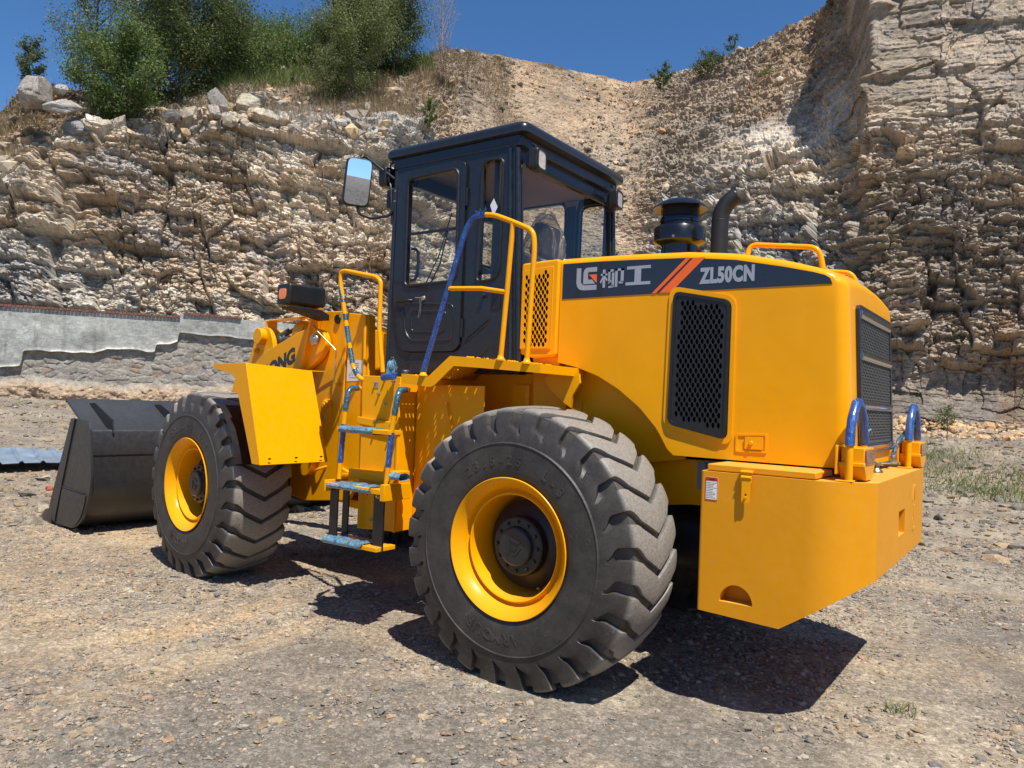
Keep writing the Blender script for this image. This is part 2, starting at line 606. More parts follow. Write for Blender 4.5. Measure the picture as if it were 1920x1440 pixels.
def lens(name, col, rough=0.1, trans=0.0):
    mt, nt, b = newmat(name)
    co = coord(nt)
    b.inputs['Base Color'].default_value = (*col, 1); b.inputs['Roughness'].default_value = rough
    b.inputs['Coat Weight'].default_value = 0.8
    ck = nt.nodes.new('ShaderNodeTexChecker'); ck.inputs['Scale'].default_value = 90
    nt.links.new(co, ck.inputs['Vector'])
    nt.links.new(bump(nt, ck.outputs[1], 0.4, 0.002), b.inputs['Normal'])
    return mt
M_amber = lens('amber_lens', (0.85, 0.22, 0.01))
M_redlens = lens('red_lens', (0.23, 0.05, 0.045), 0.2)
M_lamp = simple('lamp_reflector', (0.62, 0.64, 0.66), 0.16, metal=0.35, var=0.25, scale=40, coat=0.8)


# ================================================================== SETTING
def rock_mat(name, bscale=1.0, bstr=1.0):
    mt, nt, b = newmat(name)
    co = coord(nt)
    at = nt.nodes.new('ShaderNodeAttribute'); at.attribute_name = 'Col'
    n1 = noise(nt, co, 5 * bscale, 8, 0.7)
    n2 = noise(nt, co, 38 * bscale, 6, 0.7)
    mpg = nt.nodes.new('ShaderNodeMapping'); mpg.inputs['Scale'].default_value = (1, 1, 1.7)
    nt.links.new(co, mpg.inputs[0])
    n3 = noise(nt, mpg.outputs[0], 4.0 * bscale, 10, 0.78, 0.0)
    c = mixc(nt, 1.0, at.outputs[0], ramp(nt, n1, [(0.25, g3(0.62)), (0.5, g3(1.0)), (0.75, g3(1.35))]), 'MULTIPLY')
    c = mixc(nt, 1.0, c, ramp(nt, n2, [(0.25, g3(0.75)), (0.75, g3(1.22))]), 'MULTIPLY')
    nt.links.new(c, b.inputs['Base Color'])
    b.inputs['Roughness'].default_value = 0.92
    b.inputs['Specular IOR Level'].default_value = 0.2
    def cellh(sc, zs):
        mq = nt.nodes.new('ShaderNodeMapping'); mq.inputs['Scale'].default_value = (1, 1, zs)
        wv = nt.nodes.new('ShaderNodeVectorMath'); wv.operation = 'MULTIPLY_ADD'; wv.inputs[1].default_value = (.35, .35, .2)
        nn = nt.nodes.new('ShaderNodeTexNoise'); nn.inputs['Scale'].default_value = sc * .7; nn.inputs['Detail'].default_value = 3
        nt.links.new(co, nn.inputs['Vector']); nt.links.new(nn.outputs['Color'], wv.inputs[0]); nt.links.new(co, wv.inputs[2])
        nt.links.new(wv.outputs[0], mq.inputs[0])
        vv = nt.nodes.new('ShaderNodeTexVoronoi'); vv.inputs['Scale'].default_value = sc; nt.links.new(mq.outputs[0], vv.inputs['Vector'])
        s = nt.nodes.new('ShaderNodeSeparateColor'); nt.links.new(vv.outputs['Color'], s.inputs[0])
        return s.outputs[0]
    c1 = cellh(4.5 * bscale, 2.2); c2 = cellh(14 * bscale, 2.0)
    c = mixc(nt, 1.0, c, ramp(nt, c2, [(0, g3(.84)), (1, g3(1.16))]), 'MULTIPLY')
    nt.links.new(c, b.inputs['Base Color'])
    nb = bump(nt, c1, 0.8 * bstr, 0.035 / bscale)
    nb = bump(nt, c2, 1.0 * bstr, 0.02 / bscale, nb)
    nb = bump(nt, n3, 0.55 * bstr, 0.03 / bscale, nb)
    nb = bump(nt, n1, 0.5 * bstr, 0.015 / bscale, nb)
    nb = bump(nt, n2, 0.8 * bstr, 0.02 / bscale, nb)
    nt.links.new(nb, b.inputs['Normal'])
    return mt
M_rock = rock_mat('quarry_rock')
M_stone = rock_mat('loose_stone', 2.0, 0.7)
M_plaster = rock_mat('wall_render', 0.6, 0.22)

def palette(k):
    """k: array 0..1 -> rock colours"""
    P = np.array([(0.33, 0.315, 0.295), (0.43, 0.40, 0.355), (0.50, 0.445, 0.37), (0.58, 0.495, 0.385), (0.49, 0.38, 0.265), (0.40, 0.355, 0.31)])
    t = np.clip(k, 0, 0.9999) * (len(P) - 1)
    i = t.astype(int); f = (t - i)[..., None]
    return P[i] * (1 - f) + P[i + 1] * f

# plan stations of the quarry wall; each lists foot, wall, edge, bench, crest and the ground behind (metres)
ST = [
  [(33.36, 1.82, 0.68), (35.27, 1.82, 4.44), (37.47, 1.79, 8.07), (39.47, 1.7, 9.92), (42.47, 1.53, 11.95), (51.44, 0.85, 13.89)],
  [(31.47, -3.53, 0.8), (33.36, -3.77, 5.59), (35.54, -4.12, 9.58), (37.5, -4.52, 11.52), (40.43, -5.14, 13.36), (50.17, -7.42, 14.5)],
  [(29.38, -6.9, 0.95), (31.25, -7.34, 6.03), (33.37, -7.93, 10.08), (35.28, -8.53, 12.15), (37.19, -9.13, 13.6), (44.73, -11.81, 14.75)],
  [(29.05, -7.75, 0.98), (30.91, -8.24, 6.16), (33.03, -8.86, 10.95), (33.99, -9.13, 13.04), (35.42, -9.61, 14.99), (44.27, -13.05, 16.21)],
  [(27.11, -9.67, 1.09), (28.92, -10.27, 6.79), (31.02, -11.0, 12.64), (34.65, -12.68, 14.72), (39.19, -14.77, 17.11), (46.42, -18.19, 19.18)],
  [(25.95, -11.82, 1.14), (27.73, -12.54, 7.11), (29.76, -13.42, 13.19), (33.26, -15.36, 15.23), (38.51, -18.27, 18.43), (46.34, -22.7, 20.72)],
  [(24.66, -13.84, 1.17), (26.38, -14.69, 7.39), (28.36, -15.7, 13.91), (30.05, -16.76, 15.61), (33.41, -18.93, 18.19), (44.26, -26.1, 22.79)],
  [(21.96, -15.73, 1.19), (23.59, -16.73, 7.54), (25.85, -18.25, 14.02), (30.14, -21.69, 17.33), (36.42, -26.64, 22.47), (44.19, -32.94, 25.08)],
  [(20.52, -17.32, 1.21), (22.08, -18.44, 7.72), (24.59, -20.44, 14.5), (28.3, -23.8, 18.0), (34.21, -29.19, 22.89), (41.53, -36.0, 25.24)],
  [(19.26, -18.56, 1.23), (21.11, -20.11, 7.95), (23.84, -22.62, 15.05), (27.37, -26.16, 18.94), (32.28, -31.16, 23.71), (39.22, -38.36, 26.36)],
  [(19.38, -21.12, 1.18), (21.48, -23.14, 8.51), (24.43, -26.15, 15.98), (27.8, -29.83, 21.01), (31.16, -33.55, 25.22), (37.72, -41.09, 26.99)],
  [(19.48, -24.86, 1.13), (21.86, -27.57, 8.76), (24.19, -30.33, 14.73), (26.77, -33.39, 20.73), (29.92, -37.28, 25.95), (35.99, -45.22, 27.23)],
  [(17.23, -28.74, 1.08), (19.33, -31.69, 9.27), (21.86, -35.53, 15.44), (24.59, -39.72, 21.55), (27.83, -44.77, 27.13), (33.01, -53.32, 28.26)],
  [(14.65, -29.01, 1.11), (16.53, -32.08, 9.14), (18.32, -35.22, 13.92), (21.71, -41.34, 20.8), (25.07, -47.48, 26.71), (29.71, -56.34, 28.7)],
  [(11.97, -28.06, 1.12), (13.25, -30.34, 8.61), (14.87, -33.55, 13.97), (18.31, -40.78, 20.37), (21.74, -48.01, 26.82), (25.88, -57.11, 28.65)],
  [(8.24, -27.36, 1.15), (9.28, -29.75, 8.24), (10.26, -32.16, 13.51), (12.67, -38.73, 19.76), (15.42, -46.25, 26.55), (18.7, -55.7, 28.5)],
  [(5.3, -26.13, 1.15), (6.23, -28.99, 7.89), (7.13, -31.86, 13.48), (8.74, -37.53, 19.75), (10.94, -45.33, 27.36), (13.5, -54.99, 29.82)],
  [(3.79, -25.45, 1.19), (4.48, -27.87, 7.58), (5.24, -30.76, 13.13), (6.08, -34.06, 18.67), (7.52, -39.99, 25.56), (10.34, -52.68, 30.99)],
  [(3.08, -25.08, 1.21), (3.58, -26.82, 7.35), (4.09, -28.66, 13.23), (4.54, -30.3, 18.28), (5.21, -32.82, 25.59), (7.3, -43.11, 31.8)],
  [(0.82, -25.4, 1.28), (1.19, -27.46, 7.28), (1.51, -29.1, 12.91), (1.81, -30.62, 17.93), (2.21, -32.56, 25.81), (3.71, -44.44, 33.19)],
  [(-1.65, -25.8, 1.36), (-1.45, -27.98, 7.19), (-1.3, -29.56, 12.57), (-1.15, -31.05, 17.36), (-0.89, -33.32, 26.5), (-0.36, -46.31, 34.32)],
  [(-5.51, -26.6, 1.42), (-5.62, -28.75, 7.02), (-5.7, -30.47, 12.08), (-5.81, -32.38, 16.73), (-5.89, -34.92, 26.59), (-7.24, -50.68, 35.86)],
  [(-13.27, -28.0, 1.52), (-13.89, -30.01, 6.65), (-14.4, -31.65, 10.95), (-14.99, -33.55, 14.87), (-15.83, -36.36, 26.13), (-20.53, -50.92, 34.26)],
]
#       0  1  2  3  4  5  6  7  8  9 10 11 12 13 14 15 16 17 18 19 20 21 22
STW = [20, 30, 60, 26, 100, 90, 84, 100, 70, 56, 50, 60, 95, 62, 56, 94, 82, 55, 44, 100, 110, 70, 30]   # columns to the next station
# looseness (0 = solid rock, 1 = scree/soil) of each profile point: foot, wall, edge, bench, crest, behind
LOOSE = {**{i: (0, 0, 0.15, .75, .9, 1) for i in range(0, 9)}, 9: (0, 0, .4, .8, .9, 1), 10: (0, .3, .8, 1, .9, 1), 11: (.2, .8, 1, 1, .8, 1),
         12: (.4, .9, 1, 1, .9, 1), 13: (.3, .6, .9, 1, .9, 1), 14: (0, .1, .7, .9, .8, 1), 15: (0, 0, .3, .7, .7, 1), 16: (0, 0, .1, .7, .7, 1),
         17: (0, 0, .05, .5, .6, 1), **{i: (0, 0, 0, 0, 0, 1) for i in range(18, 23)}}
def make_wall():
    A = np.array(ST)                       # (S,6,3)
    L = np.array([LOOSE[i] for i in range(len(ST))])
    S = len(ST)
    us = []
    for i in range(S - 1):
        n = STW[i]
        us.append(i + np.arange(n) / n)
    us.append(np.array([S - 1.0])); u = np.concatenate(us)
    rows = [230, 190, 90, 110, 12]
    vs = [np.arange(0, 1, 1.0 / rows[k]) + k for k in range(5)]; vs.append(np.array([5.0])); v = np.concatenate(vs)
    # monotone-ish interpolation: linear with slight smoothing across stations
    def interp(B):
        ui = np.minimum(u.astype(int), S - 2); uf = (u - ui)
        ufs = uf * uf * (3 - 2 * uf) * 0.45 + uf * 0.55
        sh = (len(u),) + (1,) * (B.ndim - 1)
        C = B[ui] * (1 - ufs.reshape(sh)) + B[ui + 1] * ufs.reshape(sh)      # (U,6,..)
        vi = np.minimum(v.astype(int), 4); vf = v - vi
        sh2 = (1, len(v)) + (1,) * (B.ndim - 2)
        return C[:, vi] * (1 - vf.reshape(sh2)) + C[:, vi + 1] * vf.reshape(sh2)
    P = interp(A); K = interp(L)
    def smooth(B, n):
        k = np.hanning(2 * n + 3)[1:-1]; k /= k.sum()
        pad = np.concatenate([np.repeat(B[:1], n, 0), B, np.repeat(B[-1:], n, 0)])
        cs = np.zeros_like(B)
        for i_, w_ in enumerate(k): cs += w_ * pad[i_:i_ + len(B)]
        return cs
    vvv = np.repeat(v[None, :], len(u), 0)
    wlow = (1 - sstep(1.9, 2.6, vvv))[..., None]
    P = smooth(P, 8) * (1 - wlow) + smooth(P, 45) * wlow
    nu, nv = len(u), len(v)
    # surface lengths for 2D rock coordinates
    base = P[:, 60]
    s = np.concatenate([[0], np.cumsum(np.linalg.norm(np.diff(base[:, :2], axis=0), axis=1))])
    Sx = np.repeat(s[:, None], nv, 1)
    Z = P[..., 2]
    dl = np.linalg.norm(np.diff(P, axis=1), axis=2)
    T = np.concatenate([np.zeros((nu, 1)), np.cumsum(dl, axis=1)], 1)
    # foot buried a little
    du = np.gradient(P, axis=0); dv = np.gradient(P, axis=1)
    N = np.cross(du, dv); N /= np.linalg.norm(N, axis=2, keepdims=True) + 1e-9
    c = np.array([2.0, 5.0, 5.0])
    sg = np.sign(np.sum((c - P) * N, axis=2, keepdims=True)); N = N * sg
    # warp
    wx = Sx + 0.55 * fbm(Sx * .35, T * .35, octv=3, seed=3) + 0.12 * fbm(Sx * 1.7, T * 1.7, octv=3, seed=9)
    dip = T + 0.10 * Sx
    wt = dip + 0.45 * fbm(Sx * .25, T * .3, octv=3, seed=31) + 0.09 * fbm(Sx * 1.9, T * 1.9, octv=3, seed=41)
    def beds(th, wd, seed, wob=.10, tilt=.5):
        """stacked beds cut by upright joints: block height, edge distance, ids"""
        a = .12 * th * fbm(Sx / (wd * 2.2), T / (th * 2.2), octv=2, seed=seed + 1) + wob * th * fbm(Sx / (wd * .45), T / (th * .5), octv=3, seed=seed + 2)
        t = dip / th + a / th
        t = t + .38 * vnoise(t * .9, t * 0, seed=seed + 3)
        li = np.floor(t); lf = t - li
        z0 = np.zeros_like(li)
        wv_ = wd * (.55 + 1.1 * _hash(li, z0, z0, seed + 4))
        x = (Sx + .16 * wd * fbm(Sx / (wd * .9), T / (th * 1.1), octv=2, seed=seed + 5)) / wv_ + _hash(li, z0, z0, seed + 6) * 37
        x = x + .45 * vnoise(x * .8, li, seed=seed + 7) + (lf - .5) * .7 * (_hash(np.floor(x), li, z0, seed + 8) - .5)
        xi = np.floor(x); xf = x - xi
        r = [_hash(xi, li, z0, seed + k) for k in (11, 12, 13)]
        e_ = np.minimum(np.minimum(xf, 1 - xf) * wv_, np.minimum(lf, 1 - lf) * th)
        h = (r[0] - .5) + tilt * ((r[1] - .5) * (xf - .5) - (.25 + .5 * r[2]) * (lf - .5))
        return h, e_, r, li
    h0, e0, r0, l0 = beds(2.5, 2.3, 100, .06, .7)
    h1, e1, r1, l1 = beds(.98, .95, 200, .07, .8)
    h2, e2, r2, l2 = beds(.36, .46, 300, .10, .9)
    h3, e3, r3 = facet(wx / .30, wt / .16, 400, 1.5, .2, (Sx / .30, dip / .16))
    h4, e4, r4 = facet(wx / .13, wt / .085, 450, 1.8, .2)
    hv, ev, rv = facet(wx / 1.25, wt / 1.5, 470, 1.7, .12, (Sx / 1.25, dip / 1.5))
    hw, ew, rw = facet(wx / .52, wt / .60, 490, 1.7, .12, (Sx / .52, dip / .60))
    big = fbm(Sx * .11, T * .14, octv=3, seed=88)
    bedtone = _hash(l1, l1 * 0, l1 * 0, 71) - .5
    bandn = fbm(wt * 0.0 + Sx * .03, wt * .55, octv=5, seed=77)
    setb = _hash(l0, np.floor(wx / 7.0), np.zeros_like(l0), 5) - 0.5
    crack = lambda e, w: np.exp(-(e / w) ** 2)
    bv = 1 - .75 * sstep(1.85, 2.5, np.repeat(v[None, :], nu, 0))
    rough = fbm(Sx * 2.6, T * 3.4, octv=4, seed=79, gain=.6)
    D = bv * (1.1 * big + 0.72 * h0 + 0.40 * h1 + 0.19 * h2 + 0.55 * hv + .15 * hw + 0.09 * h3 + 0.05 * h4 + .07 * rough + 0.05 * bandn + 0.16 * setb
         - 0.07 * crack(e1, .04) - 0.04 * crack(e2, .03) - .12 * crack(e0, .05) - .07 * crack(ev * 1.3, .05))
    uu = np.repeat(u[:, None], nv, 1)
    soft = 1 - .75 * sstep(9.6, 10.6, uu) * (1 - sstep(13.0, 14.2, uu))
    rub = (0.12 * h2 + 0.11 * h3 + 0.05 * h4) * soft + 0.25 * fbm(Sx * .5, T * .5, octv=6, seed=55, gain=.6) + 0.18 * soft * h1 * sstep(.35, .7, r1[1])
    k = sstep(0.25, 0.75, K + 0.22 * fbm(Sx * .6, T * .6, octv=4, seed=66))
    D = D * (1 - k) + rub * k * 1.2
    # smooth shallow alcove at the foot of the high right-hand cliff
    uu = np.repeat(u[:, None], nv, 1)
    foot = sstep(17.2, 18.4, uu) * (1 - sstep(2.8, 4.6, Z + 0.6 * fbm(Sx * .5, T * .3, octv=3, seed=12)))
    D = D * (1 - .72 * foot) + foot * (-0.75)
    D *= (1 - 0.6 * sstep(4.6, 5, np.repeat(v[None, :], nu, 0)))
    fade = sstep(0, 0.35, np.repeat(v[None, :], nu, 0)) * 0.6 + 0.4
    Q = P + N * (D * fade)[..., None]
    tg_ = du[..., :2] / (np.linalg.norm(du[..., :2], axis=2, keepdims=True) + 1e-9)
    jw = sstep(15.5, 17.2, uu) * (1 - sstep(18.6, 19.6, uu))
    stp_ = np.floor(T / 2.3 + .6 * vnoise(T * .4, T * 0, seed=97))
    sh = jw * (1.3 * fbm(T * .16, T * 0, octv=3, seed=95) + .9 * (_hash(stp_, stp_ * 0, stp_ * 0, 96) - .5) + .35 * fbm(T * 1.3, Sx * .3, octv=3, seed=98))
    Q[..., :2] += tg_ * sh[..., None]
    Q[:, 0, 2] -= 1.6
    # colour
    hue = 0.42 + 0.62 * fbm(Sx * .13, T * .19, octv=4, seed=500) + 0.12 * fbm(Sx * .5, wt * .9, octv=5, seed=501) + 0.26 * bedtone + 0.20 * (r1[2] - .5) + 0.22 * (r2[1] - .5) + 0.12 * (r3[1] - .5)
    left = 1 - sstep(9.5, 12, uu)
    mid = np.exp(-((Z - 9.0) / 3.6) ** 2)
    hue = hue + left * (0.30 * mid - 0.10 - 0.34 * sstep(11.2, 13.0, Z) * (1 - sstep(4.3, 5.5, uu)))
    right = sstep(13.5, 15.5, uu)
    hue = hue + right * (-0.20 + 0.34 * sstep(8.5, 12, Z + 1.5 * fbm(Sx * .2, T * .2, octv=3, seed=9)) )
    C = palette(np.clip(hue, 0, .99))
    soil = np.array((0.335, 0.220, 0.122)); soil2 = np.array((0.26, 0.20, 0.140))
    sn = sstep(-.35, .35, fbm(Sx * .22, T * .07, octv=5, seed=510))[..., None]
    sc = (soil * sn + soil2 * (1 - sn)) * (1 + 0.22 * (r3[0] - .5) + 0.35 * (r4[0] - .5) + .25 * fbm(Sx * 1.1, T * .5, octv=5, seed=512))[..., None]
    C = C * (1 - .8 * k[..., None]) + sc * .8 * k[..., None]
    C = C * (1 + 0.25 * (r4[1] - .5) + .30 * (r2[2] - .5) + .26 * (r1[0] - .5) + .2 * rough)[..., None]
    # pale drill traces down the right-hand face
    C = C * (1.04 + .34 * fbm(Sx * .22, T * .3, octv=4, seed=520))[..., None]
    dr = np.abs((Sx / 1.55 + .05 * np.sin(T * .5)) % 1.0 - .5)
    dm = (1 - sstep(0.0, .022, dr)) * right * (1 - sstep(11, 14, Z)) * sstep(.1, .4, vnoise(Sx * .9, T * .5, seed=61)) * (1 - k)
    C = C * (1 - .45 * dm[..., None]) + np.array((.55, .52, .47)) * .45 * dm[..., None]
    # rusty stains
    ru = sstep(.25, .6, fbm(Sx * .35, T * .12, octv=4, seed=71))[..., None] * (1 - k[..., None]) * .5
    C = C * (1 - ru) + np.array((.40, .235, .11)) * ru
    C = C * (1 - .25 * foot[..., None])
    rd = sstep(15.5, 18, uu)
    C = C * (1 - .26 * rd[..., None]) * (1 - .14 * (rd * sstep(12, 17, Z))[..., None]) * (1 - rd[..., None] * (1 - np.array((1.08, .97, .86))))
    I = np.arange(nu * nv).reshape(nu, nv)
    F = np.stack([I[:-1, :-1], I[1:, :-1], I[1:, 1:], I[:-1, 1:]], -1).reshape(-1, 4)
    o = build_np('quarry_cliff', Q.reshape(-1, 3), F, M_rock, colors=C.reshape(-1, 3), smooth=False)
    tag(o, kind='structure', label='tall blasted quarry rock face with scree slopes behind the loader', cat='cliff')
    return Q, N, k, u, v
WQ, WN, WK, WU, WV = make_wall()

# ------------------------------------------------------------------ ground
def rut(x, y):
    """two shallow wheel tracks curving away in front of the camera"""
    s = 0
    for xo, sl, w in ((2.25, .05, .20), (1.70, -.12, .15)):
        d = x - xo - sl * (y - 1.2) - .06 * np.sin(y * 2.1)
        s = s + np.exp(-(d / w) ** 4) * sstep(-1.5, .2, y) * (1 - sstep(2.2, 3.1, y)) * (.75 + .5 * vnoise(x * 1.3, y * 1.3, seed=88))
    return s
def ground_z(x, y):
    d = np.hypot(x - 1.5, y)
    z = 1.08 * sstep(9.5, 27, d)
    far = sstep(4.6, 9, d)
    z = z + (0.012 + 0.05 * far) * fbm(x * .55, y * .55, octv=5, seed=601) + 0.011 * fbm(x * 2.6, y * 2.6, octv=4, seed=611)
    z = z - .016 * rut(x, y)
    back = sstep(34, 46, np.hypot(x + 2, y - 4)) * (y > -6)
    return z
def patch(x, y):
    """0 = grey gravel, 1 = tan fines"""
    ang = math.radians(-28)
    a = x * math.cos(ang) - y * math.sin(ang); b = x * math.sin(ang) + y * math.cos(ang)
    t = fbm(a * .22 + 3.3, b * .75, octv=5, seed=621, gain=.55)
    tr = rut(x, y) * np.clip(.75 + .9 * vnoise(x * .9, y * 1.4, seed=87), .1, 1.1)
    tr2 = np.exp(-((y - 1.2 + 1.25 * (x - 5.5)) / 1.5) ** 2) * .35
    return np.clip(sstep(.05, .6, t) * .45 * (.35 + .65 * sstep(4, 8, np.hypot(x + 2.5, y - 4.9))) + tr + tr2, 0, 1)
def make_ground():
    def line(lo, hi, st, far, g=1.13):
        c = list(np.arange(lo, hi + 1e-6, st)); a = []; s = st; p = lo
        while p > -far: s = min(s * g, 6); p -= s; a.append(p)
        b = []; s = st; p = hi
        while p < far: s = min(s * g, 6); p += s; b.append(p)
        return np.array(a[::-1] + c + b)
    xs = line(-4.2, 6.2, 0.024, 170); ys = line(-3.0, 4.3, 0.024, 170)
    X, Y = np.meshgrid(xs, ys, indexing='ij')
    Z = ground_z(X, Y)
    wx = X + .04 * vnoise(X * 6, Y * 6, seed=1); wy = Y + .04 * vnoise(X * 6, Y * 6, seed=2)
    h1, e1, r1 = facet(wx / .075, wy / .055, 700, 1.2)
    h2, e2, r2 = facet(wx / .26, wy / .26, 720, 1.2)
    pt = patch(X, Y)
    pt = np.clip(pt + .25 * sstep(-.1, .5, fbm(X * 1.6, Y * 1.6, octv=5, seed=641, gain=.65)), 0, 1)
    near = 1 - sstep(6, 12, np.hypot(X, Y))
    Z = Z + near * ((.010 * h1 + .010 * h2 * (r2[0] > .6)) * (1 - .75 * pt))
    grey = np.array((.305, .258, .192)); tan = np.array((.43, .30, .165)); dk = np.array((.185, .160, .130))
    nz = sstep(-.25, .4, fbm(X * .9, Y * .9, octv=6, seed=733, gain=.6))[..., None]
    C = (grey * nz + dk * (1 - nz)) * (1 - pt[..., None]) + tan * pt[..., None]
    C = C * (1 + (.22 * (r1[1] - .5) + .06 * (r2[1] - .5)) * (1 - .5 * pt))[..., None]
    nu, nv = X.shape
    I = np.arange(nu * nv).reshape(nu, nv)
    F = np.stack([I[:-1, :-1], I[1:, :-1], I[1:, 1:], I[:-1, 1:]], -1).reshape(-1, 4)
    mt, nt, b = newmat('quarry_floor')
    co = coord(nt)
    at = nt.nodes.new('ShaderNodeAttribute'); at.attribute_name = 'Col'
    v1 = nt.nodes.new('ShaderNodeTexVoronoi'); v1.inputs['Scale'].default_value = 55; nt.links.new(co, v1.inputs['Vector'])
    v2 = nt.nodes.new('ShaderNodeTexVoronoi'); v2.inputs['Scale'].default_value = 150; nt.links.new(co, v2.inputs['Vector'])
    def lum(v): 
        s = nt.nodes.new('ShaderNodeSeparateColor'); nt.links.new(v.outputs['Color'], s.inputs[0]); return s.outputs[0]
    c = mixc(nt, 1.0, at.outputs[0], ramp(nt, lum(v1), [(0, g3(.74)), (.6, g3(1.0)), (.95, g3(1.25)), (1, g3(1.4))]), 'MULTIPLY')
    c = mixc(nt, 1.0, c, ramp(nt, lum(v2), [(0, g3(.74)), (.6, g3(1.0)), (1, g3(1.3))]), 'MULTIPLY')
    c = mixc(nt, 1.0, c, ramp(nt, noise(nt, co, 2.2, 10, .75), [(.3, g3(.72)), (.7, g3(1.25))]), 'MULTIPLY')
    c = mixc(nt, 1.0, c, ramp(nt, noise(nt, co, 24, 6, .75), [(.3, g3(.72)), (.7, g3(1.3))]), 'MULTIPLY')
    nt.links.new(c, b.inputs['Base Color']); b.inputs['Roughness'].default_value = .95
    b.inputs['Specular IOR Level'].default_value = 0.15
    nb = bump(nt, v1.outputs['Distance'], -.8, .010)
    nb = bump(nt, v2.outputs['Distance'], -.8, .005, nb)
    nb = bump(nt, noise(nt, co, 130, 5, .7), .6, .006, nb)
    nt.links.new(nb, b.inputs['Normal'])
    o = build_np('ground', np.stack([X, Y, Z], -1).reshape(-1, 3), F, mt, colors=C.reshape(-1, 3), smooth=True)
    tag(o, kind='structure', label='packed gravel quarry floor with sandy patches', cat='ground')
make_ground()

ICO_V = None
def ico():
    t = (1 + 5 ** .5) / 2
    v = np.array([(-1, t, 0), (1, t, 0), (-1, -t, 0), (1, -t, 0), (0, -1, t), (0, 1, t), (0, -1, -t), (0, 1, -t), (t, 0, -1), (t, 0, 1), (-t, 0, -1), (-t, 0, 1)], float)
    v /= np.linalg.norm(v[0])
    f = np.array([(0, 11, 5), (0, 5, 1), (0, 1, 7), (0, 7, 10), (0, 10, 11), (1, 5, 9), (5, 11, 4), (11, 10, 2), (10, 7, 6), (7, 1, 8),
                  (3, 9, 4), (3, 4, 2), (3, 2, 6), (3, 6, 8), (3, 8, 9), (4, 9, 5), (2, 4, 11), (6, 2, 10), (8, 6, 7), (9, 8, 1)])
    return v, f
def stones(name, P, R, colr, flat=(.35, .75), mat=None):
    v, f = ico(); n = len(P)
    r = RNG.random((n, 12)) * .62 + .62
    V = v[None] * r[..., None]
    # angular: snap along random axes
    sc = np.stack([RNG.uniform(.75, 1.35, n), RNG.uniform(.55, 1.0, n), RNG.uniform(*flat, n)], 1)
    V = V * sc[:, None, :]
    a = RNG.random(n) * 2 * PI; tl = RNG.normal(0, .28, n)
    ca, sa, ct, s_t = np.cos(a), np.sin(a), np.cos(tl), np.sin(tl)
    x, y, z = V[..., 0], V[..., 1], V[..., 2]
    y, z = y * ct[:, None] - z * s_t[:, None], y * s_t[:, None] + z * ct[:, None]
    x, y = x * ca[:, None] - y * sa[:, None], x * sa[:, None] + y * ca[:, None]
    V = np.stack([x, y, z], -1) * R[:, None, None] + P[:, None, :]
    F = (f[None] + (np.arange(n) * 12)[:, None, None]).reshape(-1, 3)
    C = np.repeat(colr[:, None, :], 12, 1)
    return build_np(name, V.reshape(-1, 3), F, mat or M_stone, colors=C.reshape(-1, 3), smooth=False)

def stone_cols(n, tan=.35):
    base = np.array([(.20, .175, .142), (.255, .215, .165), (.31, .255, .19), (.35, .25, .15), (.13, .125, .118), (.38, .32, .24), (.31, .19, .11)])
    pr = np.array([.24, .28, .18, .14 + tan * .2, .04, .08, .03]); pr /= pr.sum()
    return base[RNG.choice(len(base), n, p=pr)] * RNG.uniform(.75, 1.25, (n, 1))

def scatter_ground():
    # near field, denser in front of the camera
    n = 330000
    d = 0.9 + RNG.random(n) ** 0.75 * 11
    az = math.atan2(-.8117, .5836) + RNG.uniform(-.72, .72, n)
    x = -2.5 + d * np.cos(az); y = 4.9 + d * np.sin(az)
    pt = patch(x, y)
    cl = fbm(x * 1.1, y * 1.1, octv=4, seed=801)
    keep = RNG.random(n) < np.clip(.46 + 1.4 * cl - .50 * pt, .05, 1)
    x, y, d = x[keep], y[keep], d[keep]; n = len(x)
    R = .0035 + .0065 * RNG.random(n) ** 2 + .026 * RNG.random(n) ** 18 + .0011 * d * RNG.random(n)
    z = ground_z(x, y) + R * .12
    pt2 = patch(x, y)[:, None]
    c = stone_cols(n) * (1 - .5 * pt2) + np.array((.35, .26, .17)) * .5 * pt2 + .02
    o = stones('gravel', np.stack([x, y, z], 1), R, c, flat=(.25, .6))
    tag(o, 'loose grey and tan gravel strewn over the quarry floor', 'gravel', kind='stuff')
    # far field
    n = 26000
    d = 10 + RNG.random(n) * 24
    az = math.atan2(-.8117, .5836) + RNG.uniform(-.75, .75, n)
    x = -2.5 + d * np.cos(az); y = 4.9 + d * np.sin(az)
    R = .015 + .03 * RNG.random(n) + .11 * RNG.random(n) ** 18
    right = sstep(-.2, .35, az * 0 + (az.max() - az) - 1.0) 
    z = ground_z(x, y) + R * .1
    o = stones('gravel', np.stack([x, y, z], 1), R, stone_cols(n, .5))
    tag(o, 'coarser broken stone scattered on the far part of the quarry floor', 'gravel', kind='stuff')
scatter_ground()

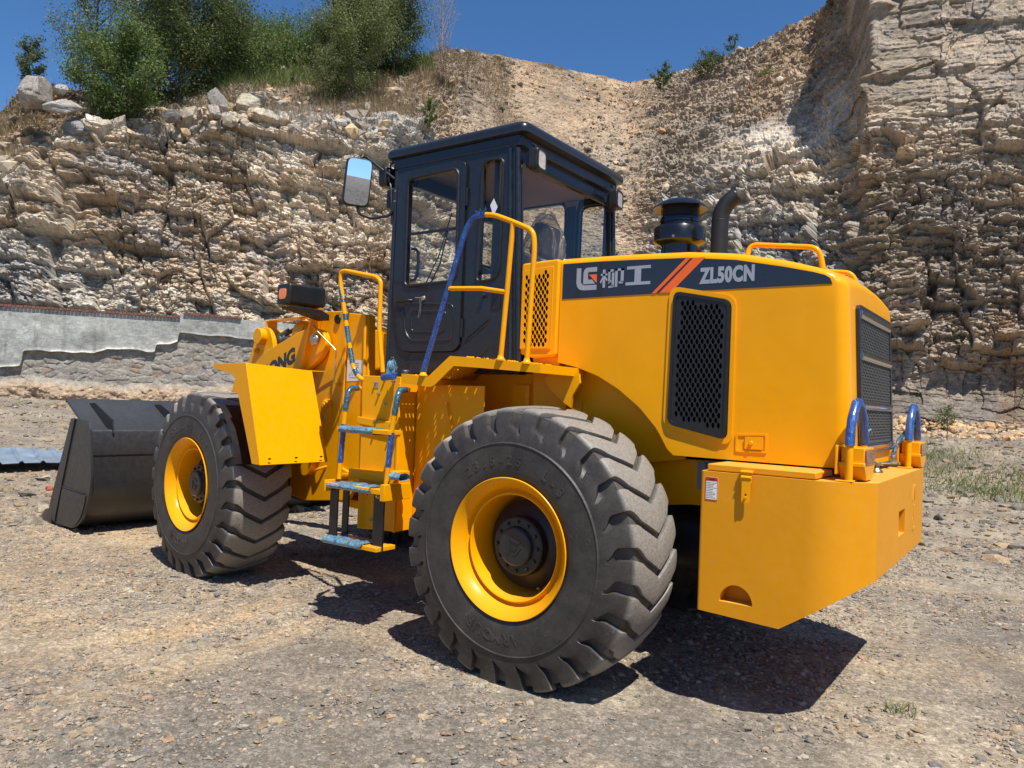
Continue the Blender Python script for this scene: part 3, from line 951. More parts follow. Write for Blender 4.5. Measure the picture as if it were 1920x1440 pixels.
def scatter_wall():
    nu, nv = WK.shape
    # rubble on scree and benches
    w = WK.copy(); w[:, :3] = 0; w[:, -6:] = 0
    vv = np.repeat(WV[None, :], nu, 0)
    w = w * (1 + 1.5 * (vv > 2))
    w = w * np.clip(.45 + 1.3 * fbm(np.repeat(WU[:, None], nv, 1) * .9, vv * 2.2, octv=4, seed=821), .03, 2)
    pr = (w / w.sum()).ravel()
    n = 15000
    idx = RNG.choice(nu * nv, n, p=pr)
    P = WQ.reshape(-1, 3)[idx] + RNG.normal(0, .04, (n, 3))
    uu = np.repeat(WU[:, None], nv, 1).ravel()[idx]
    R = .022 + .045 * RNG.random(n) + .30 * RNG.random(n) ** 20
    c = stone_cols(n, .8) * 1.3
    o = stones('rubble', P, R, c, flat=(.4, .9))
    tag(o, 'loose rubble lying on the scree slope and benches of the cliff', 'rubble', kind='stuff')
    # broken blocks bedded in the soil of the left bench
    uu2 = np.repeat(WU[:, None], nv, 1); vv2 = np.repeat(WV[None, :], nu, 0)
    w = ((uu2 > 1.6) & (uu2 < 8.6) & (vv2 > 1.9) & (vv2 < 3.3)).astype(float) * np.clip(.25 + 1.6 * fbm(uu2 * 1.7, vv2 * 1.6, octv=3, seed=823), .0, 2)
    n = 900
    idx = RNG.choice(nu * nv, n, p=(w / w.sum()).ravel())
    P = WQ.reshape(-1, 3)[idx] - np.array((0, 0, .04))
    R = .07 + .10 * RNG.random(n) + .42 * RNG.random(n) ** 7
    o = stones('rubble', P, R, stone_cols(n, .3) * 1.55, flat=(.5, .95), mat=M_rock)
    tag(o, 'broken grey and tan blocks bedded along the left cliff top', 'rubble', kind='stuff')
    # heap along the foot
    n = 9000
    ui = RNG.integers(0, nu, n)
    foot = WQ[ui, 8]
    out = np.array([-2.5, 4.9]) - foot[:, :2]; L = np.linalg.norm(out, axis=1, keepdims=True)
    t = np.abs(RNG.normal(0, 1.1, n))
    xy = foot[:, :2] + out / L * (t[:, None] - .3)
    z = ground_z(xy[:, 0], xy[:, 1]) + np.clip(.55 - .34 * t, 0, 1) * RNG.random(n)
    R = .04 + .09 * RNG.random(n) + .22 * RNG.random(n) ** 12
    c = stone_cols(n, .9) * np.array((1.8, 1.6, 1.35))
    o = stones('rubble', np.stack([xy[:, 0], xy[:, 1], z], 1), R, c, flat=(.45, .95))
    tag(o, 'heap of broken tan rock along the foot of the cliff', 'rubble', kind='stuff')
scatter_wall()

# hillside behind the photographer (seen only in mirrors and paint)
def make_bank():
    n = 90; az = np.linspace(math.radians(5), math.radians(232), n)
    prof = [(40, 0.2), (43, 3.5), (47, 7.5), (53, 9.0), (75, 9.5)]
    V = []
    for a in az:
        k = .8 + .25 * math.sin(a * 3.1) + .1 * math.sin(a * 11)
        for r, z in prof: V.append((-2 + math.cos(a) * r, 4 + math.sin(a) * r, z * k - .4))
    V = np.array(V); m = len(prof)
    I = np.arange(n * m).reshape(n, m)
    F = np.stack([I[:-1, :-1], I[1:, :-1], I[1:, 1:], I[:-1, 1:]], -1).reshape(-1, 4)
    C = np.tile(np.array((.20, .18, .16)), (len(V), 1))
    tag(build_np('hillside', V, F, M_rock, colors=C), kind='structure', label='low quarry bank on the far side of the pit', cat='hillside')
make_bank()

# ------------------------------------------------------------------ retaining wall
def retaining_wall():
    root = empty('retaining_wall', (24.2, -8.0, 1.1))
    tag(root, 'long grey rendered retaining wall with red brick coping below the left cliff', 'wall')
    pl = [(27.9, -2.6), (26.24, -5.59), (23.0, -10.1), (21.7, -11.57), (19.7, -13.75), (18.4, -15.2)]
    top = [4.03, 4.05, 4.06, 4.16, 4.12, 4.1]
    seg = [math.dist(pl[i], pl[i + 1]) for i in range(len(pl) - 1)]
    s_at = np.concatenate([[0], np.cumsum(seg)])
    def at(s):
        x = np.interp(s, s_at, [p[0] for p in pl]); y = np.interp(s, s_at, [p[1] for p in pl]); return x, y
    def nrm(s):
        x0, y0 = at(np.maximum(s - .05, 0)); x1, y1 = at(np.minimum(s + .05, s_at[-1]))
        dx, dy = x1 - x0, y1 - y0; L = np.hypot(dx, dy); nx, ny = dy / L, -dx / L
        sg = np.sign(nx * -1 + ny * 1)   # towards the camera side (-x,+y)
        return nx * sg, ny * sg
    S1 = s_at[2]    # step in the coping
    S = s_at[-1]
    # lower edge of the render coat: (s, z)
    le = [(0, 1.9), (3.4, 2.0), (4.15, 2.12), (4.2, 2.60), (5.2, 2.66), (6.3, 2.62), (6.7, 2.82), (7.4, 2.84), (8.2, 2.80), (8.25, 3.05), (8.7, 3.10), (S1 - .05, 3.2), (S1, 3.52), (S1 + 2, 3.46), (S, 3.4)]
    def edge(s): return np.interp(s, [a for a, b in le], [b for a, b in le]) + .03 * vnoise(s * 3, s * 0, seed=3)
    def topz(s): return np.where(s < S1, 4.05 + .0 * s, 4.20 - .03 * (s - S1))
    # masonry body
    ns, nz = 520, 130
    s = np.linspace(0, S, ns); t = np.linspace(0, 1, nz)
    SS, TT = np.meshgrid(s, t, indexing='ij')
    zt = topz(SS) - .02
    zz = .6 + (zt - .6) * TT
    f1, f2, r, dx, dy = worley(SS / .34 + .3 * vnoise(SS * 2, zz * 2, seed=5), zz / .21 + .3 * vnoise(SS * 2, zz * 2, seed=6), 901)
    joint = .35 + .65 * sstep(.0, .22, f2 - f1)
    disp = .040 * joint * (.3 + r[0]) + .03 * fbm(SS * 5, zz * 5, octv=4, seed=9)
    low = 1 - sstep(1.35, 1.75, zz + .25 * fbm(SS * 1.1, zz * .1, octv=3, seed=14))
    disp = disp + low * (.25 + .25 * fbm(SS * 1.7, zz * 1.7, octv=5, seed=19, gain=.65))
    x, y = at(SS); nx, ny = nrm(SS)
    V = np.stack([x + nx * disp, y + ny * disp, zz], -1)
    mort = np.array((.315, .29, .25)); st = np.array((.30, .275, .235)) * (.85 + .35 * r[1])[..., None]
    st = st * (1 - .4 * (r[2] > .9)[..., None]) + np.array((.42, .27, .16)) * .4 * (r[2] > .9)[..., None]
    C = mort * (1 - joint[..., None]) + st * joint[..., None]
    C = C * (1 - low[..., None]) + np.array((.42, .31, .21)) * low[..., None]
    I = np.arange(ns * nz).reshape(ns, nz)
    F = np.stack([I[:-1, :-1], I[1:, :-1], I[1:, 1:], I[:-1, 1:]], -1).reshape(-1, 4)
    V2 = np.stack([x - nx * .35, y - ny * .35, zz], -1)
    Vt = np.concatenate([V.reshape(-1, 3), V2.reshape(-1, 3)]) - np.array(root.location)
    nn = ns * nz
    F2 = F[:, ::-1] + nn
    a = I[:-1, -1]; b = I[1:, -1]
    F3 = np.stack([a, b, b + nn, a + nn], -1)
    a = I[0, :-1]; b = I[0, 1:]; F4 = np.stack([a, b, b + nn, a + nn], -1)
    a = I[-1, :-1]; b = I[-1, 1:]; F5 = np.stack([a, b, b + nn, a + nn], -1)
    body = build_np('masonry', Vt, np.concatenate([F, F2, F3, F4, F5]), M_rock, root, colors=np.concatenate([C.reshape(-1, 3)] * 2), smooth=True, sharp=50)
    # render coat
    ns, nz = 420, 60
    s = np.linspace(0, S, ns); t = np.linspace(0, 1, nz)
    SS, TT = np.meshgrid(s, t, indexing='ij')
    e = edge(SS); zt = topz(SS) - .004
    zz = e + (zt - e) * TT
    lip = np.exp(-((zz - e) / .05) ** 2) * .03
    disp = .15 + lip + .014 * fbm(SS * 2.2, zz * 3, octv=5, seed=33)
    x, y = at(SS); nx, ny = nrm(SS)
    V = np.stack([x + nx * disp, y + ny * disp, zz], -1)
    V2 = np.stack([x + nx * .02, y + ny * .02, zz], -1)
    I = np.arange(ns * nz).reshape(ns, nz); nn = ns * nz
    F = np.stack([I[:-1, :-1], I[1:, :-1], I[1:, 1:], I[:-1, 1:]], -1).reshape(-1, 4)
    fs = [F, F[:, ::-1] + nn]
    for a, b in ((I[:-1, -1], I[1:, -1]), (I[:-1, 0], I[1:, 0]), (I[0, :-1], I[0, 1:]), (I[-1, :-1], I[-1, 1:])):
        fs.append(np.stack([a, b, b + nn, a + nn], -1))
    nz1 = fbm(SS * .8, zz * 1.6, octv=5, seed=39)
    C = np.array((.315, .317, .29)) * (1 + .5 * nz1)[..., None]
    white = (np.exp(-((zz - e) / .045) ** 2) * sstep(.0, .4, vnoise(SS * .9, SS * 0, seed=44) + .6) * (SS < S1))[..., None]
    C = C * (1 - white) + np.array((.62, .60, .52)) * white
    streak = sstep(.25, .6, fbm(SS * 3.5, zz * .35, octv=4, seed=48))[..., None] * .25
    C = C * (1 - streak)
    build_np('render_coat', np.concatenate([V.reshape(-1, 3), V2.reshape(-1, 3)]) - np.array(root.location), np.concatenate(fs), M_plaster, root,
             colors=np.concatenate([C.reshape(-1, 3)] * 2), smooth=True, sharp=50)
    # brick coping
    g = G(); cols = []
    s = 0.02
    while s < S1 + 2.05:
        w = .115
        if not (S1 - .06 < s < S1 + .02):
            z = float(topz(np.array(s)))
            x, y = at(s); x2, y2 = at(s + w - .012); nx, ny = nrm(np.array(s))
            q = [(x + nx * .23, y + ny * .23), (x2 + nx * .23, y2 + ny * .23), (x2 - nx * .1, y2 - ny * .1), (x - nx * .1, y - ny * .1)]
            dz = random.uniform(-.008, .008)
            v = [(a, b, z + dz) for a, b in q] + [(a, b, z + .075 + dz) for a, b in q]
            g.add([(a - root.location[0], b - root.location[1], c - root.location[2]) for a, b, c in v], [(3, 2, 1, 0), (4, 5, 6, 7), (0, 1, 5, 4), (1, 2, 6, 5), (2, 3, 7, 6), (3, 0, 4, 7)])
        s += w
    build('brick_coping', g, simple('red_brick', (.17, .07, .05), .85, var=.45, scale=9), root)
retaining_wall()

# ------------------------------------------------------------------ boulders
def boulder(label, loc, size, col, seed, rot=0.0, sz=(1, .8, .75)):
    rs = np.random.default_rng(seed)
    n = 40
    th = np.linspace(0, 2 * PI, 49)[:-1]; ph = np.linspace(-PI / 2, PI / 2, 26)
    TH, PH = np.meshgrid(th, ph, indexing='ij')
    D = np.stack([np.cos(PH) * np.cos(TH), np.cos(PH) * np.sin(TH), np.sin(PH)], -1)
    R = np.full(TH.shape, 9.0)
    for k in range(24):          # convex polyhedron: nearest of random planes
        nrm = rs.normal(size=3); nrm /= np.linalg.norm(nrm)
        off = rs.uniform(.60, .98)
        dd = D @ nrm
        R = np.where(dd > .05, np.minimum(R, off / np.maximum(dd, .05)), R)
    R = np.minimum(R, 1.25)
    V = D * R[..., None]
    V = V * (1 + .10 * fbm(V[..., 0] * 3 + seed, V[..., 1] * 3, V[..., 2] * 6, octv=5, seed=seed))[..., None]
    V = V * np.array(sz) * size * .84
    c, s = math.cos(rot), math.sin(rot)
    V = np.stack([V[..., 0] * c - V[..., 1] * s, V[..., 0] * s + V[..., 1] * c, V[..., 2]], -1)
    nu, nv = TH.shape
    I = np.arange(nu * nv).reshape(nu, nv); I = np.concatenate([I, I[:1]])
    F = np.stack([I[:-1, :-1], I[1:, :-1], I[1:, 1:], I[:-1, 1:]], -1).reshape(-1, 4)
    C = np.tile(np.array(col), (nu * nv, 1)) * (1 + .15 * rs.normal(size=(nu * nv, 1)) * .5)
    o = build_np('boulder', V.reshape(-1, 3), F, M_rock, colors=C * 1.05, smooth=True, sharp=12)
    o.location = (loc[0], loc[1], loc[2] - .22)
    tag(o, label, 'boulder', 'boulders on the left cliff top')
    return o
boulder('largest blocky grey boulder at the left end of the cliff top', (32.58, -8.77, 13.89), 0.95, (.33, .29, .25), 3, .4, (1, 1, .95))
boulder('flat-topped pale slab lying beside the largest cliff-top boulder', (31.77, -9.4, 13.32), 0.75, (.38, .35, .31), 9, 1.1, (1.2, .9, .5))
boulder('long slanted grey boulder under the leafy shrub on the left cliff top', (31.55, -10.29, 12.53), 1.0, (.24, .235, .23), 21, .2, (1.35, .9, .6))
boulder('rounded lone grey boulder in dry grass in front of the big dark tree', (29.68, -13.08, 13.8), 0.52, (.22, .2, .19), 14, 2.0, (1, .9, .8))
boulder('tan tilted boulder on top of the rock pile between the two tree groups', (28.71, -16.15, 15.04), 0.85, (.42, .37, .28), 17, 2.4, (1.15, .9, .75))
boulder('upright grey boulder at the left edge of the rock pile between the two tree groups', (29.34, -15.21, 14.83), 0.80, (.27, .25, .23), 33, .9, (.8, .8, 1.1))
boulder('broad pale boulder at the back of the rock pile between the two tree groups', (29.5, -17.17, 15.91), 0.7, (.36, .34, .30), 41, 1.7, (1.2, .9, .6))
boulder('small pale boulder perched just right of the largest cliff-top boulder', (32.07, -9.56, 14.21), 0.42, (.40, .38, .35), 51, .3, (1.1, .9, .6))

# ------------------------------------------------------------------ vegetation
def leaf_mat(name, c1, c2, tr=.35):
    mt, nt, b = newmat(name)
    at = nt.nodes.new('ShaderNodeAttribute'); at.attribute_name = 'Col'
    sep = nt.nodes.new('ShaderNodeSeparateColor'); nt.links.new(at.outputs[0], sep.inputs[0])
    c = mixc(nt, sep.outputs[0], c1, c2)
    nt.links.new(c, b.inputs['Base Color']); b.inputs['Roughness'].default_value = .55
    b.inputs['Specular IOR Level'].default_value = .3
    out = nt.nodes['Material Output']
    tl = nt.nodes.new('ShaderNodeBsdfTranslucent'); nt.links.new(c, tl.inputs[0])
    mx = nt.nodes.new('ShaderNodeMixShader'); mx.inputs[0].default_value = tr
    nt.links.new(b.outputs[0], mx.inputs[1]); nt.links.new(tl.outputs[0], mx.inputs[2])
    nt.links.new(mx.outputs[0], out.inputs[0])
    return mt
M_leafd = leaf_mat('dark_foliage', (.055, .085, .028), (.17, .205, .06))
M_leafg = leaf_mat('green_foliage', (.07, .12, .03), (.20, .255, .075))
M_leafo = leaf_mat('olive_foliage', (.095, .125, .04), (.25, .27, .10))
M_leafb = leaf_mat('bluish_foliage', (.07, .11, .06), (.19, .235, .12))
M_dry = leaf_mat('dry_stems', (.17, .12, .065), (.36, .27, .16), .2)
M_bark = simple('bark', (.10, .08, .06), .9)
M_twig = simple('pale_twigs', (.27, .22, .17), .9)

def leaves(C, size, aspect=.45, up=.3):
    """quads at the centres C"""
    n = len(C)
    a = RNG.normal(size=(n, 3)); a[:, 2] += up; a /= np.linalg.norm(a, axis=1, keepdims=True)
    b = RNG.normal(size=(n, 3)); b -= a * np.sum(a * b, 1, keepdims=True); b /= np.linalg.norm(b, axis=1, keepdims=True)
    s = size * RNG.uniform(.6, 1.4, (n, 1))
    A = a * s * .5; B = b * s * aspect * .5
    V = np.stack([C - A, C - A * .1 + B, C + A, C - A * .1 - B], 1).reshape(-1, 3)
    F = np.arange(n * 4).reshape(n, 4)
    return V, F

def tree(name, label, loc, height, spread, nleaf, leaf, lmat, cat='tree', trunk=.09, limbs=9, tilt=(0, 0), airy=.16, low=.15, group=None, stem=None, vert=1.0, seedv=0):
    rs = np.random.default_rng(int(abs(loc[0] * 31 + loc[1] * 17)) + seedv)
    root = empty(name, loc)
    tag(root, label, cat, group)
    tr = G()
    top = Vector((tilt[0], tilt[1], height * .9))
    tr.join(tube([(0, 0, -.3), (tilt[0] * .2, tilt[1] * .2, height * .3), (tilt[0] * .6, tilt[1] * .6, height * .6), top], trunk, 7, radf=lambda t: 1 - .85 * t))
    cents = []
    for i in range(limbs):
        t = low + (1 - low) * (i + .5) / limbs
        a = i * 2.399 + rs.uniform(-.4, .4)
        st = Vector((tilt[0] * t, tilt[1] * t, height * .85 * t * .8))
        reach = spread * (.55 + .45 * rs.random()) * math.sin(PI * min(.95, .28 + .62 * t)) 
        e = st + Vector((math.cos(a) * reach, math.sin(a) * reach, height * .30 * vert * (1.1 - .4 * t) * rs.uniform(.6, 1.25)))
        mid = st.lerp(e, .5) + Vector((0, 0, -.06 * height * rs.random()))
        tr.join(tube([st, mid, e], trunk * .42, 5, radf=lambda q: 1 - .8 * q))
        nb = 9
        for k in range(nb):
            q = .25 + .75 * (k + .5) / nb
            p = st.lerp(mid, q * 2) if q < .5 else mid.lerp(e, q * 2 - 1)
            d = Vector(rs.normal(size=3)); d.z = abs(d.z) * .9 + .25; d.normalize()
            ln = spread * rs.uniform(.18, .42)
            e2 = p + d * ln
            tr.join(tube([p, p.lerp(e2, .55) + Vector(rs.normal(0, .03 * spread, 3)), e2], trunk * .15, 3, cap=False, radf=lambda q: 1 - .7 * q))
            cents.append((p, e2, ln))
    build('trunk', tr, stem or M_bark, root, smooth=80)
    per = max(4, nleaf // len(cents))
    C = []
    for p, e, ln in cents:
        m = int(per * rs.uniform(.5, 1.5))
        t = rs.random(m) ** .8
        base = np.array(p)[None] * (1 - t[:, None]) + np.array(e)[None] * t[:, None]
        C.append(base + rs.normal(0, airy * spread * .5, (m, 3)) * (.45 + .7 * t[:, None]))
    # foliage also fills the lower middle of the crown
    C = np.concatenate(C)
    V, F = leaves(C, leaf)
    cn = np.clip(.45 + .5 * fbm(C[:, 0] * 1.1 + loc[0], C[:, 1] * 1.1, C[:, 2] * 1.1, octv=3, seed=5) + rs.normal(0, .22, len(C)), 0, 1)
    col = np.repeat(cn[:, None], 4, 0).reshape(-1, 1).repeat(3, 1)
    build_np('crown', V, F, lmat, root, colors=col, smooth=False)
    return root

tree('tree', 'big dense dark green tree behind the left cliff top', (33.9, -15.9, 15.0), 11.7, 4.6, 80000, .12, M_leafd, trunk=.14, limbs=20, low=.01, airy=.22)
tree('tree', 'tall dark bushy tree crowded against the right side of the big dark tree', (34.6, -18.9, 16.0), 7.8, 3.2, 32000, .115, M_leafg, trunk=.12, limbs=15, low=.01, airy=.22)
tree('tree', 'airy pale tree with thin feathery crown left of the big dark tree', (33.7, -11.6, 14.3), 8.6, 3.2, 13000, .105, M_leafb, trunk=.09, limbs=13, low=.12, airy=.18)
tree('shrub', 'bright green leafy shrub hanging over the left cliff edge', (31.5, -11.7, 12.7), 5.4, 2.3, 26000, .12, M_leafg, 'shrub', trunk=.06, limbs=11, low=.02, airy=.26)
tree('shrub', 'small dark bush at the far left end of the cliff top', (33.9, -9.0, 14.3), 2.4, 1.1, 3600, .10, M_leafb, 'shrub', trunk=.04, limbs=8, low=.05)
tree('shrub', 'tiny green bush low on the far left edge of the cliff', (34.9, -7.1, 12.7), 1.2, .7, 900, .09, M_leafb, 'shrub', trunk=.03, limbs=6, low=.05)
for i, (lx, ly, lz, h, s, lb) in enumerate([(37.2, -22.8, 19.6, 4.6, 3.0, 'rounded green bush on the skyline right of the big dark tree'),
                             (37.9, -25.2, 20.7, 4.5, 3.1, 'middle green bush on the skyline between the two tall tree groups'),
                             (36.9, -27.2, 21.0, 5.0, 3.0, 'green skyline bush touching the left side of the olive trees')]):
    tree('shrub', lb, (lx, ly, lz), h, s, 20000, .125, M_leafg, 'shrub', trunk=.06, limbs=10, low=.02, airy=.3, seedv=i)
tree('tree', 'olive green willowy tree with several stems on the grassy bench', (28.4, -22.4, 15.9), 8.0, 3.1, 46000, .10, M_leafo, trunk=.08, limbs=15, low=.1, airy=.2, vert=1.3)
tree('tree', 'tall dark tree rising behind the olive willowy tree', (32.0, -26.5, 19.0), 12.0, 4.1, 50000, .125, M_leafd, trunk=.14, limbs=15, low=.12, airy=.2)
tree('tree', 'dark leafy tree on the right flank of the olive trees', (30.3, -27.2, 19.6), 8.0, 2.7, 22000, .11, M_leafd, trunk=.10, limbs=12, low=.05, airy=.22)
tree('shrub', 'sparse olive shrub leaning from the bench above the layered rock', (28.6, -20.7, 15.7), 4.4, 1.7, 5000, .085, M_leafo, 'shrub', trunk=.035, limbs=10, low=.05, vert=1.4)
tree('bare_shrub', 'leafless grey twiggy shrub standing on the skyline mound', (28.2, -29.1, 21.0), 6.0, 1.3, 500, .06, M_dry, 'shrub', trunk=.05, limbs=22, low=.05, vert=1.9, stem=M_twig)
tree('bare_shrub', 'short dry brown bush below the leafless twiggy shrub', (27.0, -28.2, 19.8), 2.6, 1.3, 2600, .07, M_dry, 'shrub', trunk=.03, limbs=12, low=.02, vert=1.3, stem=M_twig)
tree('bare_shrub', 'dry brown bush on the edge of the mound beside the scree', (27.0, -30.2, 20.7), 2.2, 1.1, 2400, .07, M_dry, 'shrub', trunk=.03, limbs=10, low=.02, stem=M_twig)
tree('shrub', 'small green plant low on the slope just above the cab', (23.3, -23.0, 15.0), 1.6, .55, 1500, .10, M_leafg, 'shrub', trunk=.03, limbs=7, low=.02)
tree('shrub', 'lone dark green bush at the left end of the right skyline', (19.6, -42.0, 22.9), 2.1, .9, 2400, .11, M_leafd, 'shrub', trunk=.03, limbs=8, low=.02)
tree('shrub', 'wider green bush on the right skyline slope', (17.6, -44.9, 24.5), 2.2, 1.4, 3400, .11, M_leafd, 'shrub', trunk=.03, limbs=9, low=.02)
tree('shrub', 'tiny upright bush highest on the right skyline', (15.4, -43.4, 25.0), 1.7, .6, 900, .1, M_leafd, 'shrub', trunk=.02, limbs=6, low=.02)
tree('shrub', 'brown-green bush halfway down the right rubble slope', (12.0, -40.4, 21.2), 1.2, .8, 900, .1, M_leafo, 'shrub', trunk=.02, limbs=7, low=.02)
tree('shrub', 'small weed bush at the foot of the shaded right cliff', (0.1, -20.9, 1.25), .75, .45, 900, .06, M_leafo, 'shrub', trunk=.015, limbs=8, low=.02)

def grass(name, label, P, h, mat, width=.02, lean=.35, kind='stuff', cat='grass'):
    n = len(P)
    a = RNG.random(n) * 2 * PI
    hh = h * RNG.uniform(.5, 1.4, n)
    d = np.stack([np.cos(a), np.sin(a), np.zeros(n)], 1)
    ln = RNG.normal(0, lean, (n, 2)); tip = P + np.stack([ln[:, 0] * hh, ln[:, 1] * hh, hh], 1)
    w = width * RNG.uniform(.5, 1.3, (n, 1))
    midp = P * .5 + tip * .5 - np.stack([ln[:, 0] * hh, ln[:, 1] * hh, -hh * .3], 1) * .18
    V = np.stack([P - d * w, P + d * w, midp + d * w * .6, tip, midp - d * w * .6], 1).reshape(-1, 3)
    I = np.arange(n)[:, None] * 5
    F = np.concatenate([I + np.array([[0, 1, 2, 4]]), ]); T = np.concatenate([I + np.array([[4, 2, 3, 3]])])
    # tips as degenerate quads are avoided: use separate small quads
    V2 = V.copy()
    F = I + np.array([[0, 1, 2, 4]])
    Tt = I + np.array([[4, 2, 3]])
    me = bpy.data.meshes.new(name)
    faces = [tuple(f) for f in F] + [tuple(f) for f in Tt]
    me.from_pydata([tuple(p) for p in V], [], faces)
    c = np.ones((len(V), 4), dtype=np.float32); c[:, :3] = np.repeat(RNG.random(n), 5)[:, None]
    at = me.color_attributes.new('Col', 'FLOAT_COLOR', 'POINT'); at.data.foreach_set('color', c.ravel())
    me.materials.append(mat)
    o = bpy.data.objects.new(name, me); COL.objects.link(o)
    return tag(o, label, cat, kind=kind)

def bench_grass():
    nu, nv = WK.shape
    uu = np.repeat(WU[:, None], nv, 1); vv = np.repeat(WV[None, :], nu, 0)
    w = ((uu < 11.2) & (vv > 2.05) & (vv < 4.6)).astype(float)
    w *= np.clip(fbm(uu * 2.3, vv * 3.0, octv=4, seed=905) * 2.2 + .35, 0, 1)
    w *= 1 + 1.2 * ((uu > 7) & (vv > 2.3))
    idx = RNG.choice(nu * nv, 46000, p=(w / w.sum()).ravel())
    P = WQ.reshape(-1, 3)[idx] + RNG.normal(0, .05, (46000, 3)) - np.array((0, 0, .05))
    grass('dry_grass', 'dry straw coloured grass on the left cliff top and bench', P, .46, M_dry, .011, .5)
    w = ((uu > 5.2) & (uu < 9.5) & (vv > 3.4) & (vv < 4.9)).astype(float)
    idx = RNG.choice(nu * nv, 12000, p=(w / w.sum()).ravel())
    P = WQ.reshape(-1, 3)[idx]
    grass('green_undergrowth', 'green undergrowth between the trees on the cliff top', P, .5, M_leafg, .03, .5)
bench_grass()
def floor_weeds():
    n = 7500
    cx = RNG.choice(34, n); cc = np.stack([RNG.uniform(-5.5, 1.5, 34), RNG.uniform(-19.5, -11, 34)], 1)
    xy = cc[cx] + RNG.normal(0, .55, (n, 2))
    P = np.stack([xy[:, 0], xy[:, 1], ground_z(xy[:, 0], xy[:, 1])], 1)
    grass('weeds', 'thin green weeds growing in the gravel at the far right', P, .13, M_leafo, .009, .7)
floor_weeds()
def tuft(label, x, y, h, n, s):
    xy = RNG.normal(0, s, (n, 2)).clip(-1.6 * s, 1.6 * s) + np.array((x, y))
    P = np.stack([xy[:, 0], xy[:, 1], ground_z(xy[:, 0], xy[:, 1])], 1)
    o = grass('grass_tuft', label, P, h, M_leafo, .003, .7, kind=None, cat='grass tuft')
    return o
tuft('sparse green grass tuft in the gravel just right of the counterweight shadow', -1.85, .25, .05, 70, .045)
tuft('low green tuft near the bottom edge of the picture, right of centre', -2.35, 1.42, .04, 60, .05)

# corrugated sheet lying on the ground
def sheet_metal():
    g = G(); n = 120; W2 = 1.9
    P0 = np.array((14.2, .9, 0)); d = np.array((-.28, -1.0, 0)); d /= np.linalg.norm(d); e = np.array((-1.0, .28, 0)); e /= np.linalg.norm(e)
    L = 3.6; v = []; f = []
    for i in range(n + 1):
        t = i / n * L
        wv = .035 * (1 if (t * 3.1) % 1 < .22 else 0)
        wid = W2 * (1 - .35 * t / L)
        for j in range(5):
            q = P0 + d * t + e * (wid * j / 4)
            z = float(ground_z(np.array(q[0]), np.array(q[1])))
            z0 = z + .30 - .10 * j / 4 - .10 * (t / L) ** 2 + wv + .02 * math.sin(t * 1.3 + j)
            v.append((q[0], q[1], z0))
    m = len(v)
    for i in range(n):
        for j in range(4): f.append((i * 5 + j, i * 5 + j + 1, i * 5 + j + 6, i * 5 + j + 5))
    v2 = [(a, b, c - .012) for a, b, c in v]
    g.add(v, f); g.add(v2, [tuple(reversed(q)) for q in f])
    o = build('sheet_metal', g, M_tape, smooth=25)
    tag(o, 'crumpled blue grey corrugated metal sheet lying on the ground at far left', 'metal sheet')
sheet_metal()
lt = G()
lt.join(lathe([(.001, .09), (.035, .085), (.04, .03), (.03, 0), (.001, -.005)], 9, 'z', (0, 0, 0)))
for i, p in enumerate(lt.v):
    lt.v[i] = (p[0] * 1.5 + .012 * math.sin(i * 2.1), p[1] + .012 * math.cos(i * 3.3), p[2] * .7)
lo = build('litter', lt, simple('faded_red_plastic', (.55, .12, .10), .5), smooth=30)
lo.location = (9.2, -.12, .05)
tag(lo, 'crumpled faded red scrap of plastic on the ground left of the bucket', 'litter')

# ================================================================== WHEEL LOADER  (x forward, y left, z up; rear axle at x = 0)
LD = empty('wheel_loader', (0, 0, 0))
tag(LD, 'yellow wheel loader with black cab, large tyres and dark grey bucket parked on gravel', 'wheel loader')
ART = math.radians(-6.646); CA, SA = math.cos(ART), math.sin(ART)
def F(p):
    """front frame -> vehicle coordinates (articulated steering joint at x=1.66)"""
    x, y, z = p; x -= 1.66
    return (CA * x - SA * y + 1.66, SA * x + CA * y, z)
def my(p): return (p[0], -p[1], p[2])
def mirror_g(g):
    h = G(); h.add([my(p) for p in g.v], [tuple(reversed(f)) for f in g.f]); return h
def pieces(g):
    par = list(range(len(g.v)))
    def fd(a):
        while par[a] != a: par[a] = par[par[a]]; a = par[a]
        return a
    for f in g.f:
        r = fd(f[0])
        for q in f[1:]: par[fd(q)] = r
    groups = {}
    for f in g.f: groups.setdefault(fd(f[0]), []).append(f)
    out = []
    for fs in groups.values():
        ids = sorted({i for f in fs for i in f}); mp = {i: k for k, i in enumerate(ids)}
        h = G(); h.v = [g.v[i] for i in ids]; h.f = [tuple(mp[i] for i in f) for f in fs]; out.append(h)
    return out
SPLIT = {'corner_post', 'wheel_arch_panel', 'bucket_side', 'tower_side_panel', 'gusset', 'handrail_foot', 'mirror_bolts', 'strap_bolts', 'rubber_strap', 'step_box_bolts', 'door_hinge', 'mounting_slot', 'step_mount', 'vent_column', 'window_seal', 'wiper', 'side_wear_plate'}
def part(name, g, mat, parent=None, **k):
    if name in SPLIT:
        os_ = [fix_keep(build({'mirror_bolts': 'mirror_bolt', 'strap_bolts': 'strap_bolt', 'step_box_bolts': 'box_bolt'}.get(name, name), h, mat, parent or LD, **k)) for h in pieces(g)]
        return os_[0]
    o = build(name, g, mat, parent or LD, **k)
    return fix_keep(o)
def fix_keep(o):
    import bmesh
    bm = bmesh.new(); bm.from_mesh(o.data)
    bmesh.ops.recalc_face_normals(bm, faces=bm.faces)
    bm.to_mesh(o.data); bm.free()
    return o

